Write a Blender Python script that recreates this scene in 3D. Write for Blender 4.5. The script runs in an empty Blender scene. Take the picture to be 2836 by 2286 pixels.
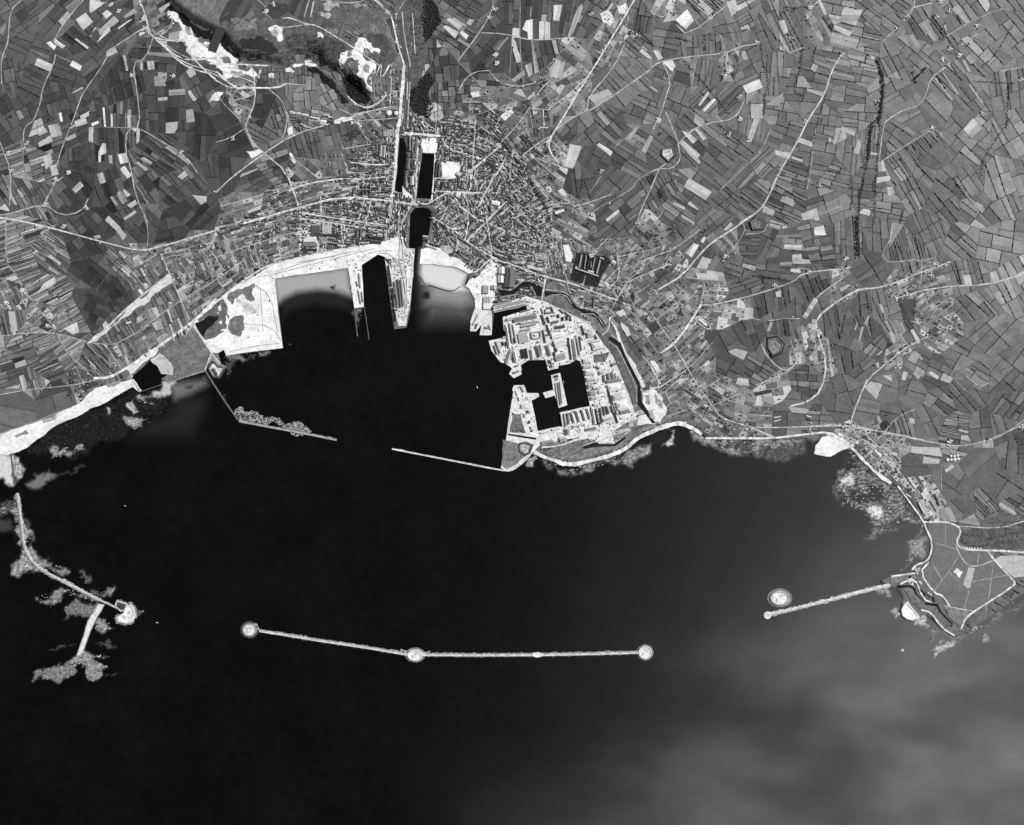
import bpy, math, random
import numpy as np
from mathutils import Vector
from mathutils.geometry import delaunay_2d_cdt
R = math.radians
SC = bpy.context.scene
COL = SC.collection
random.seed(7)
RNG = np.random.default_rng(11)

# ------------------------------------------------------------------ camera, sky, sun, exposure
ALT = 9144.0                     # thirty thousand feet, looking straight down
cam = bpy.data.cameras.new('camera'); cam.sensor_width = 36; cam.lens = 36*ALT/9075.2
cam.clip_start = 10; cam.clip_end = 60000
co = bpy.data.objects.new('camera', cam); COL.objects.link(co); co.location = (0, 0, ALT)
SC.camera = co
SUN_EL, SUN_AZ = 40.0, 62.0      # azimuth clockwise from picture-up
W = bpy.data.worlds.new('World'); SC.world = W; W.use_nodes = True
nt = W.node_tree; nt.nodes.clear()
sky = nt.nodes.new('ShaderNodeTexSky'); sky.sky_type = 'NISHITA'; sky.sun_disc = False
sky.sun_elevation = R(SUN_EL); sky.sun_rotation = R(SUN_AZ)
bw = nt.nodes.new('ShaderNodeRGBToBW'); bg = nt.nodes.new('ShaderNodeBackground'); bg.inputs[1].default_value = 0.08
wo = nt.nodes.new('ShaderNodeOutputWorld')
nt.links.new(sky.outputs[0], bw.inputs[0]); nt.links.new(bw.outputs[0], bg.inputs[0]); nt.links.new(bg.outputs[0], wo.inputs[0])
sl = bpy.data.lights.new('sun', 'SUN'); sl.energy = 4.6; sl.angle = R(0.5); sl.color = (1, 1, 1)   # black and white film
so = bpy.data.objects.new('sun', sl); COL.objects.link(so)
ce = math.cos(R(SUN_EL))
so.rotation_euler = Vector((-math.sin(R(SUN_AZ))*ce, -math.cos(R(SUN_AZ))*ce, -math.sin(R(SUN_EL)))).to_track_quat('-Z', 'Y').to_euler()
so.location = (0, 0, 3000)
SC.view_settings.view_transform = 'Standard'; SC.view_settings.look = 'None'
SC.view_settings.gamma = 1; SC.view_settings.use_curve_mapping = False
SC.view_settings.exposure = 0.15
KEXP = 1.27                      # flat white ground renders at about this value

# ------------------------------------------------------------------ survey: map sheets -> metres
MPP = 3.2                        # metres to one unit of the survey
Q = 600/1680.
SHEET = {'a0': (0, 0, Q), 'a1': (600, 0, Q), 'a2': (1200, 0, Q), 'a3': (1800, 0, Q), 'a4': (2236, 0, Q),
         'b0': (0, 600, Q), 'b1': (500, 600, Q), 'b2': (1300, 700, Q), 'b3': (1800, 600, Q), 'b4': (2236, 600, Q),
         'c4': (2236, 1200, Q), 't': (800, 280, Q), 'c0': (0, 1200, 600/1488.), 'd': (600, 1640, 1250/2154.), 's': (0, 0, 1), 'D': (0, 0, 2836/2154.)}
def P(sh, x, y):
    ox, oy, k = SHEET[sh]
    return ((ox+x*k-1418)*MPP, (1143-oy-y*k)*MPP)
def pts(sh, s):
    return [P(sh, *map(float, q.split(','))) for q in s.split()]
def unit(sh): return SHEET[sh][2]*MPP
def alb(g):                      # measured grey of sunlit flat ground -> reflectance
    c = max(0., min(255., g))/255.
    l = c/12.92 if c <= .04045 else ((c+.055)/1.055)**2.4
    return min(.85, l/KEXP)

# ------------------------------------------------------------------ materials
def mat(name, noise=((.04, .25), (.012, .2)), rough=.95, const=None, spec=.2):
    m = bpy.data.materials.new(name); m.use_nodes = True
    t = m.node_tree; n = t.nodes; L = t.links
    b = n['Principled BSDF']; b.inputs['Roughness'].default_value = rough
    b.inputs['Specular IOR Level'].default_value = spec
    if const is None:
        a = n.new('ShaderNodeAttribute'); a.attribute_name = 'tone'; cur = a.outputs['Fac']
    else:
        v = n.new('ShaderNodeValue'); v.outputs[0].default_value = const; cur = v.outputs[0]
    g = n.new('ShaderNodeNewGeometry')
    for sc, amp in noise:
        x = n.new('ShaderNodeTexNoise'); x.inputs['Scale'].default_value = sc; x.inputs['Detail'].default_value = 4; x.inputs['Roughness'].default_value = .65
        L.new(g.outputs['Position'], x.inputs['Vector'])
        r = n.new('ShaderNodeMapRange'); r.inputs['From Min'].default_value = .25; r.inputs['From Max'].default_value = .75
        r.inputs['To Min'].default_value = 1-amp; r.inputs['To Max'].default_value = 1+amp; r.clamp = False
        L.new(x.outputs['Fac'], r.inputs['Value'])
        q = n.new('ShaderNodeMath'); q.operation = 'MULTIPLY'; L.new(cur, q.inputs[0]); L.new(r.outputs[0], q.inputs[1]); cur = q.outputs[0]
    c = n.new('ShaderNodeCombineColor')
    for i in range(3): L.new(cur, c.inputs[i])
    L.new(c.outputs[0], b.inputs['Base Color'])
    return m
M = {
 'soil': mat('bare_and_grassy_ground', ((.03, .35), (.008, .3), (.1, .25))),
 'field': mat('crops_and_pasture', ((.05, .2), (.014, .2), (.17, .16))),
 'road': mat('pale_road_metal', ((.05, .14),)),
 'apron': mat('concrete_and_rubble', ((.05, .3), (.018, .3), (.12, .22))),
 'sand': mat('sand_and_shingle', ((.007, .22), (.03, .25), (.1, .16))),
 'rough': mat('rough_scrub', ((.03, .5), (.012, .35), (.09, .35))),
 'quarry': mat('quarried_rock', ((.011, .38), (.035, .3), (.1, .25))),
 'rock': mat('weedy_rock', ((.05, .5), (.015, .35))),
 'leaf': mat('dark_foliage', ((.12, .4),), const=.042),
 'roof': mat('slate_and_zinc_roofing', ((.1, .18),), rough=.8),
 'wall': mat('rendered_masonry', ((.15, .12),)),
 'stone': mat('dressed_granite', ((.08, .25), (.02, .2))),
 'paint': mat('painted_steel', ((.2, .06),), rough=.5),
 'ditch': mat('still_dark_water', ((.02, .3),), rough=.25, const=.012, spec=.3),
}

# ------------------------------------------------------------------ mesh helpers
def mesh(name, v, f, tone=None, m='soil', parent=None, loc=None, mats=None, fm=None, kind=None):
    me = bpy.data.meshes.new(name)
    v = np.asarray(v, dtype=np.float32).reshape(-1, 3)
    if loc is not None: v = v-np.asarray(loc, dtype=np.float32)
    if isinstance(f, np.ndarray):
        n, k = f.shape
        me.vertices.add(len(v)); me.vertices.foreach_set('co', v.ravel())
        me.loops.add(n*k); me.loops.foreach_set('vertex_index', f.astype(np.int32).ravel())
        me.polygons.add(n); me.polygons.foreach_set('loop_start', np.arange(0, n*k, k, dtype=np.int32))
        try: me.polygons.foreach_set('loop_total', np.full(n, k, dtype=np.int32))
        except Exception: pass
        me.update(calc_edges=True); me.validate()
    else:
        me.from_pydata(v.tolist(), [], f); me.update()
    if tone is not None:
        a = me.attributes.new('tone', 'FLOAT', 'FACE')
        n = len(me.polygons)
        t = np.full(n, tone, dtype=np.float32) if np.isscalar(tone) else np.asarray(tone, dtype=np.float32)
        a.data.foreach_set('value', t)
    for k in (mats or [m]): me.materials.append(M[k])
    if fm is not None: me.polygons.foreach_set('material_index', np.asarray(fm, dtype=np.int32))
    o = bpy.data.objects.new(name, me); COL.objects.link(o)
    if loc is not None and parent is None: o.location = loc
    if parent is not None: o.parent = parent
    if kind: o['kind'] = kind
    return o
def tag(o, label, cat, group=None):
    o['label'] = label; o['category'] = cat
    if group: o['group'] = group
    return o
def thing(name, loc, label, cat, group=None):
    o = bpy.data.objects.new(name, None); COL.objects.link(o); o.location = loc
    return tag(o, label, cat, group)
def area(p):
    return .5*sum(p[i-1][0]*p[i][1]-p[i][0]*p[i-1][1] for i in range(len(p)))
def cen(p):
    return (sum(q[0] for q in p)/len(p), sum(q[1] for q in p)/len(p))
def inpoly(X, Y, poly):
    ins = np.zeros(X.shape, bool)
    for i in range(len(poly)):
        x0, y0 = poly[i-1]; x1, y1 = poly[i]
        if y0 == y1: continue
        c = (y0 > Y) != (y1 > Y)
        ins ^= c & (X < (x1-x0)*(Y-y0)/(y1-y0)+x0)
    return ins
def ragged(poly, amp, step=60., rng=random):
    out = []
    for i in range(len(poly)):
        a, b = poly[i], poly[(i+1) % len(poly)]
        seg = [a, b]
        while math.dist(seg[0], seg[1]) > step and len(seg) < 130:
            s2 = []
            for j in range(len(seg)-1):
                p, q = seg[j], seg[j+1]; d = math.dist(p, q); k = rng.uniform(-amp, amp)
                s2 += [p, ((p[0]+q[0])/2-(q[1]-p[1])*k, (p[1]+q[1])/2+(q[0]-p[0])*k)]
            seg = s2+[seg[-1]]
        out += seg[:-1]
    return out
# ------------------------------------------------------------------ coast and basins
COAST = (pts('s', '-300,1335 -300,1228 0,1228') + pts('c0', '66,58 75,130 85,132 130,135 230,60 300,0') +
  pts('b0', '280,1736 420,1630 560,1570 700,1490 860,1420 980,1350 1030,1322 1080,1362 1098,1350 1032,1262 1020,1245 1130,1150 1165,1110 1215,1150 1290,1180 1345,1230 1300,1275') +
  pts('b1', '0,1258 185,1198 205,1182 250,1255 310,1262 362,1172 345,1158 312,1140 292,1060 338,1034 355,1082 795,1020 733,482 1300,398 1348,712 1422,702 1405,378 1530,295 1580,312 1655,885') +
  pts('s', '1094,912 1126,908 1136,862') + pts('t', '946,1550 978,1145 930,1142 940,880 975,830 1040,826 1085,836 1107,870 1085,1050 1036,1050 1036,1110 1024,1145 1015,1260 1130,1262 1290,1285 1395,1335 1368,1420 1428,1490 1440,1540 1440,1620 1422,1690') +
  pts('b2', '40,372 45,430 10,530 5,612 50,612 95,470 140,465 85,600 80,640 172,642 190,470 440,412 450,442 258,500 268,600 290,650 150,685 170,760 235,845 270,862 310,880 330,900 308,940 345,975 405,945 400,872 455,836 590,832 612,915 690,897 690,878 775,862 830,832 858,842 880,920 905,1040 935,1190 772,1226 700,1240 726,1345 530,1384 482,1148 542,1116 535,1090 445,1088 425,1028 345,1030 333,1060 340,1085 315,1230 285,1440 245,1672 290,1692 345,1680 440,1605 500,1545 600,1595 770,1660 900,1622 1000,1590 1130,1572 1212,1530 1300,1440 1430,1390 1560,1338 1680,1340') +
  pts('b3', '330,1645 400,1695 420,1712 520,1727 700,1732 960,1732 1200,1722') +
  pts('c4', '30,88 100,36 60,100 50,160 180,182 300,122 370,152 420,202 500,282 560,342 640,392 700,412 760,482 840,602 900,692 920,752 955,830 948,925 918,990 830,1010 800,1060 720,1100 640,1112 560,1150 580,1172 640,1196 690,1205 740,1282 725,1330 724,1400 770,1450 850,1446 900,1402 960,1442 1040,1522 1150,1582 1192,1562 1300,1492 1450,1402 1600,1292 1680,1240') +
  pts('s', '3150,1500 3150,-300 -300,-300'))
ISLE = pts('b2', '630,950 703,932 760,1185 692,1207 660,1110 590,1132 568,1086 650,1063')
HOLES = [pts('t', '1035,405 1130,415 1120,760 990,755 1005,600 1022,500'),
         pts('t', '860,285 888,290 912,362 882,700 870,715 818,694 842,480'),
         pts('b2', '540,1432 690,1402 690,1428 546,1456')]
# ------------------------------------------------------------------ roads: sheet width tone : points | points
ROADS = '''
a0 8 200:200,-60 200,0 90,95 80,320 55,390 20,470 20,660|665,-60 665,0 590,80 430,300 445,370|440,430 430,500 340,690 320,810 270,940 195,985 180,1070 200,1150|1130,210 880,370 830,405 830,460 650,720 600,870 560,990 500,1130 450,1290|1190,290 1130,460 1030,490 1060,680 1095,1000 990,1010 985,1180 1030,1310 1070,1540 1160,1736|1100,1010 1290,1120 1450,1220 1540,1350|430,1430 350,1580|500,1380 415,1435|0,1670 80,1660 350,1580 480,1680 640,1650 700,1550|0,1200 200,1150|0,1100 90,1330 75,1600
a0 12 225:1080,-60 1080,0 1120,80 1160,250 1190,290 1300,390 1400,490 1530,550 1640,580|1190,290 1300,320 1440,310 1480,440 1570,470|1240,330 1400,460 1520,470 1680,460|1450,400 1560,520 1690,640
a0 7 235:1200,300 1300,380 1420,490 1690,570|1240,280 1350,330 1440,320|1340,150 1340,200 1300,240 1240,285|1210,290 1260,330 1380,420 1500,465 1690,450|1440,310 1470,400 1520,450 1690,470|1400,490 1500,545 1620,570 1680,620
a1 7 235:-60,560 60,620 150,690|-40,600 80,680 200,700|0,530 120,530|300,520 420,515|180,500 150,560|60,560 300,650
a0 5 175:445,435 560,490|820,995 1095,1000|180,1150 190,1330 250,1400|860,30 960,0|800,20 880,40
a1 13 235:-50,500 400,515|0,560 150,690 250,690 480,690 540,655|1020,750 1080,812 1170,845 1270,795 1320,735|1455,510 1400,330 1370,170 1320,70 1200,10
a1 10 215:270,525 295,560 310,800 240,950 230,1000 290,1120 370,1190 550,1340 640,1610|520,165 580,160 700,210 800,225 1000,350 1200,480 1280,540|1245,610 1290,490 1275,650 1370,465 1340,620 1360,560 1345,830|0,1500 100,1400 350,1210 600,1050 900,960 1270,840 1400,830
a1 7 200:540,655 680,665|0,720 40,790 200,950|410,700 510,780 555,900 540,1020 510,1090|0,1110 110,1080 230,1000|1060,890 1200,860 1420,840|1090,940 1400,920|1060,910 1150,1060 1200,1110|950,850 1060,900|450,1520 600,1450 850,1400 1000,1385 1060,1390|0,20 80,35 310,5 400,80 380,120 440,170|700,0 900,45 1100,60 1200,10|1470,0 1400,110 1390,160|100,800 250,760|650,1640 1100,1700|630,1690 1080,1736|980,1160 1200,1120|510,240 740,215
a1 15 235:210,1736 640,1610 980,1525 1350,1560 1560,1590
a1 26 238:1455,510 1440,700 1410,1000 1390,1250 1365,1550
a1 6 85:1490,520 1478,800 1462,1000|1500,560 1490,820|1425,160 1432,300 1475,480|1545,300 1500,600|1360,480 1350,660
a1 9 200:1500,640 1480,1000|1440,100 1458,300 1505,520|1380,230 1430,420|1520,100 1540,420
a1 11 210:730,25 690,160|765,40 740,160|1365,1550 1345,1736
t 5 120:862,1060 850,1200 880,1350 900,1500|875,1100 890,1250 915,1400 915,1600|850,1250 905,1450 900,1650|700,1180 800,1190 850,1290|560,1220 640,1170 800,1160
b1 5 165:600,470 760,440 1000,378 1300,300 1500,250|620,560 640,900|560,520 700,610 755,900|480,830 700,850 780,960|380,1050 600,1000 770,985|740,430 980,350 1400,260|900,360 1200,310
t 8 215:940,90 1010,235|965,90 1100,240|990,100 1165,250|1000,160 1050,240|790,780 750,1090|870,790 845,1060|960,790 870,970 840,1050
t 20 240:895,250 1175,272
t 12 235:1005,290 1000,400 985,740|1135,410 1125,600 1110,770|1000,780 1040,800 1080,800 1110,780
t 10 235:1180,270 1230,370 1440,430 1680,520|1110,780 1250,700 1400,720 1500,715|1400,550 1680,320|1500,715 1550,1000 1580,1210|1520,730 1680,450|1380,1090 1680,790|1110,900 1300,1010 1380,1090|1200,950 1320,1060 1300,1170|1250,700 1380,880 1680,1010|1360,710 1360,860 1400,900 1370,1080|1380,1090 1580,1210 1680,1260|1580,1210 1450,1330|1125,600 1290,600|1450,150 1430,480 1410,690|1130,700 1500,715|1600,560 1470,830 |100,870 500,930 760,965|85,910 760,1010|250,740 250,900|420,860 420,1100|640,780 600,960|590,760 540,940|0,700 150,640 450,600 560,610|0,600 90,850|750,590 620,600 480,620|830,480 700,500 480,480
a2 13 238:1585,-60 1565,0 1210,590 1100,760 1000,930 930,1040 890,1120 910,1190 980,1280
a2 8 205:1680,550 1270,840 1110,900 950,1010 920,1060 860,1080 700,1200|480,-60 465,0 460,90 360,265 190,480|370,265 560,275 700,315 830,325 1040,300|580,300 500,400|430,555 330,560 250,610 200,700|430,555 500,640 640,685 790,655|890,860 1100,700 1210,590|740,845 950,865|880,650 780,770 750,840 640,990 490,1150 340,1300 280,1340|1480,350 1400,530 1200,760 1200,840|860,1600 740,1640 620,1700|860,1600 1040,1570 1110,1605 1300,1540 1380,1510|1680,1480 1600,1650 1580,1736|800,1230 980,1290
a2 6 175:190,480 430,740|1050,350 880,540|560,820 440,860 340,890|675,-40 670,310 680,480 700,710|610,300 580,780|765,320 830,630|1680,1340 1580,1400 1530,1480 1230,1640 1150,1736|1300,1370 1210,1500|600,1200 330,1100 50,1050|600,1210 610,1540|600,1210 400,1490 340,1736|340,1320 290,1490|400,1490 430,1700|150,1485 420,1490 600,1550 740,1640 900,1736|760,60 750,160|1530,500 1680,650|1570,490 1680,610|1600,980 1400,1150
a2 11 210:850,860 860,990|820,995 890,995
a3 9 205:215,-60 205,0 110,160 0,100|690,-40 650,0 290,290 200,200|0,540 70,490 240,455 580,420 680,370 860,340|1400,-60 1320,0 1250,65|90,480 160,640 110,790 80,900 20,1010|600,420 590,500 600,580 560,640|220,1120 300,1030 440,960 660,930 730,780|220,1120 170,1000 120,880|215,1120 240,1240 170,1315 70,1310 0,1340|70,1310 0,1480|130,1270 70,1310
a3 11 225:690,1736 850,1640 920,1520 980,1370 1120,1140 1230,920 1350,740 1400,560 1480,430
a3 7 190:1090,410 1190,375|1260,1130 1240,1330 1210,1480|1280,1010 1260,1110|1300,1680 1500,1590|540,270 580,410|350,170 400,230
a3 15 150:540,1480 750,1280 850,1190 930,1010
a4 9 205:850,-60 830,0 820,65 740,170|820,65 960,30|1060,530 940,620 910,740 860,830 740,860 600,940 580,1000 555,1250
a4 7 190:690,230 590,310 560,360|580,1250 760,1130 980,1000|1070,290 1240,185 1480,80 1560,90|1180,360 1310,270|1490,560 1680,520
b0 13 220:-60,0 60,20 280,60 580,140 800,200 1080,270 1250,240 1680,110
b0 7 190:320,140 450,60|330,150 420,230 490,280|50,0 60,350 150,470 200,580 320,720 440,880|0,735 50,690|0,935 200,905 450,905 680,975|450,920 530,1070 700,1220 740,1260|680,980 780,990 940,990 1400,650 1680,490|1150,240 1160,100 1130,0|-60,1395 230,1340 560,1310 740,1270|1000,1190 1020,1260|-60,1700 200,1620 600,1460
b0 14 225:690,980 760,950 830,860 1020,680 1310,450
b0 9 215:1250,290 1320,450 1400,640 1470,800
b0 6 80:1560,150 1530,400 1480,640
b0 22 240:730,1255 850,1250 980,1180 1230,1010 1500,820 1680,640
b0 11 225:1500,830 1640,1060
b1 13 230:100,820 400,560 620,410 740,360 920,320 1200,260 1420,230
b1 7 195:0,670 300,480 500,330|220,340 490,240 740,160 910,120|400,190 500,160 720,100|500,190 590,400|180,190 300,350|740,160 780,330|900,10 1300,50 1600,80
b1 11 225:100,850 240,1060 310,1140|240,1060 190,1195
b2 12 225:170,45 330,90 590,190 800,240 1050,340 1150,370
b2 7 120:1150,370 1400,460 1520,620 1680,840
b2 13 235:590,200 560,370|560,375 700,440 930,550 1010,680 1110,800 1190,1000 1290,1270|220,90 60,200|1090,500 1080,600 1030,640
b2 7 200:1140,0 1170,180 1080,290|1330,130 1220,230 1090,460|1550,90 1220,230|1440,310 1640,190|700,0 760,230|770,220 755,260 830,400|520,170 570,250|1140,40 1300,0|100,190 60,160|90,60 60,150 0,90|350,20 600,40|600,0 590,180|1190,480 1340,600|900,180 880,260
b2 11 220:1500,770 1640,640 1720,560|1500,1030 1680,910|1340,1080 1500,1035|1390,860 1490,1030
b2 34 246:500,1548 600,1592 770,1652 950,1612 1130,1566 1220,1512 1310,1432 1450,1372 1610,1322 1680,1330
b2 6 205:590,288 740,300 840,408 1000,460 1062,560|228,284 330,290 435,203 580,268|1100,640 1185,700 1225,800 1335,1010 1345,1140|640,330 740,322 795,400|700,432 870,522|900,475 985,480 1055,590|480,262 510,320|1080,690 1150,740 1195,830 1290,1020 1300,1160|880,1500 990,1460 1120,1482 1200,1422
b2 14 225:760,1440 900,1400 1200,1320 1300,1280|560,1510 700,1500 830,1450 1000,1400
b3 30 246:0,1680 100,1620 230,1600 330,1640 400,1690
b3 18 235:430,1720 700,1720 960,1720 1200,1690 1390,1670 1500,1730
b3 7 190:-100,360 30,310 180,260 380,110 410,80|720,50 740,120 600,310 560,350|740,140 880,130 910,60|390,690 420,520|80,1320 300,1180 480,980|410,1340 540,1260|480,1470 700,1370|1080,1200 820,1310|715,805 800,790 860,805|920,810 1050,790 1160,795|740,700 730,640
b3 12 225:60,570 250,460 380,300 480,200 640,100 780,0
b3 16 235:80,1060 180,1000 280,860 390,690
b3 9 210:390,690 500,685 730,630 900,580 1110,510 1180,440 1480,410|0,740 110,900 200,1020 300,1200 490,1480 550,1560 760,1630 880,1640 1540,1620 1680,1640|860,990 900,1080 1000,1180 1080,1200 1180,1070|1480,490 1330,590 1280,640|1680,1260 1600,1450 1550,1610
b3 40 195:1280,640 1190,790
b3 15 220:1680,560 1580,580 1430,670 1280,790 1290,900 1370,1130 1330,1350 1220,1440 1090,1470
b3 45 190:1270,800 1250,960
b3 12 225:-60,1080 0,1140 90,1320 0,1330|790,1640 960,1710
b3 8 230:350,790 370,775 460,840 465,870 440,880 350,815 350,790|300,880 350,830
b4 10 210:370,570 590,550 860,440 1100,355|680,640 860,580 1120,540 1350,540 1680,450 1800,420|930,930 740,1030 620,1130 460,1260 390,1430 330,1610|0,1630 250,1610 400,1640 700,1690 900,1736
b4 7 190:640,180 570,300 600,340 640,360 880,330 880,430 860,560|930,740 1100,630|840,1490 680,1560 590,1680 540,1736|1430,1736 1560,1660 1680,1560 1800,1480|330,540 370,570|1120,1200 1110,1240 1230,1360|1220,1240 1310,1310|1310,1340 1400,1290
b4 13 195:660,50 640,180
b4 4 150:470,570 660,620|740,1040 720,1400 740,1500|860,520 680,620
c4 9 205:600,0 900,60 1130,100 1250,95 1400,50 1520,0 1680,-80|440,0 600,150 780,390 870,490 1010,640|1170,720 1480,740 1680,680 1800,640|1150,860 1170,930 1240,1030 1330,1030 1440,985|1060,1340 1290,1380
c4 6 185:580,10 490,90 400,140|1035,240 1035,450|1100,100 1110,150
c4 26 240:150,10 260,40 370,140 430,210 560,330 650,390
c4 15 235:700,410 900,680 920,740 970,850 950,960 910,1000 840,1020 810,1060|900,690 1070,685 1170,720 1190,770 1150,840 1180,890 1260,905 1480,910 1680,925 1800,930|940,1000 870,1080 980,1240 1050,1260 1100,1340|1390,910 1450,990 1600,1140 1610,1180 1290,1380 1220,1440 1190,1520
c4 5.5 185:1070,700 1065,870|990,850 1150,900|1180,940 1090,1080 970,1230|1100,1080 1170,1150|1440,1010 1400,1310|1550,1100 1280,1150|1330,930 1310,1020|1250,1220 1215,1360|960,1000 1040,1130
c4 14 235:650,1110 830,1085|720,1170 830,1115 900,1290 960,1310|880,1370 960,1390 1040,1510 1140,1570
'''
# dark ways: tree-lined boulevards and streams (width, points)
DARK = '''
a2 16:560,1130 620,1210 700,1310 870,1590 920,1736|340,1005 500,1080 570,1140
a2 9:620,1220 760,1310 920,1420|880,1340 920,1420|1160,1320 1150,1480 1110,1540
a4 13:530,460 555,560 582,640 578,760 555,900 500,960 482,1100 470,1250 430,1400 400,1600 395,1736
a3 10:1180,380 1170,450 1150,600 1110,680 1120,730 1200,750|1040,60 1130,70|860,340 870,480 920,640 890,740 880,900|260,480 380,610 500,750 620,900|200,300 340,340|410,280 420,400
a3 7:420,280 640,260 780,230|1360,740 1280,1010 1190,1500|1480,1010 1410,1280|730,1070 850,1150|500,1620 620,1530
a4 17:530,470 580,600 575,790 550,960|490,960 480,1120 470,1240|800,570 830,660|900,540 830,620
a4 9:1580,210 1450,440 1340,530|1280,640 1600,650|1590,900 1350,1240 1340,1370|1560,660 1540,1000|20,480 70,360
b4 17:385,0 400,300|370,20 390,300
b4 8:700,650 760,760|830,620 830,740|300,710 240,960|570,140 480,110|450,600 490,760|140,960 160,1150 200,1340
a4 10:560,960 540,1250 525,1500 520,1736|340,1360 350,1500 330,1640|420,1180 440,1290|1130,1380 1160,1440 1220,1480|740,1640 720,1736
b3 10:1610,20 1620,330|800,460 880,470 1050,490|640,520 800,480|880,470 880,560
a0 6:110,490 360,640|600,600 560,740|420,700 420,880|300,900 300,1180|90,240 200,280|860,260 980,520
a1 8:520,480 520,560|560,1280 540,1420
'''
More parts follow.
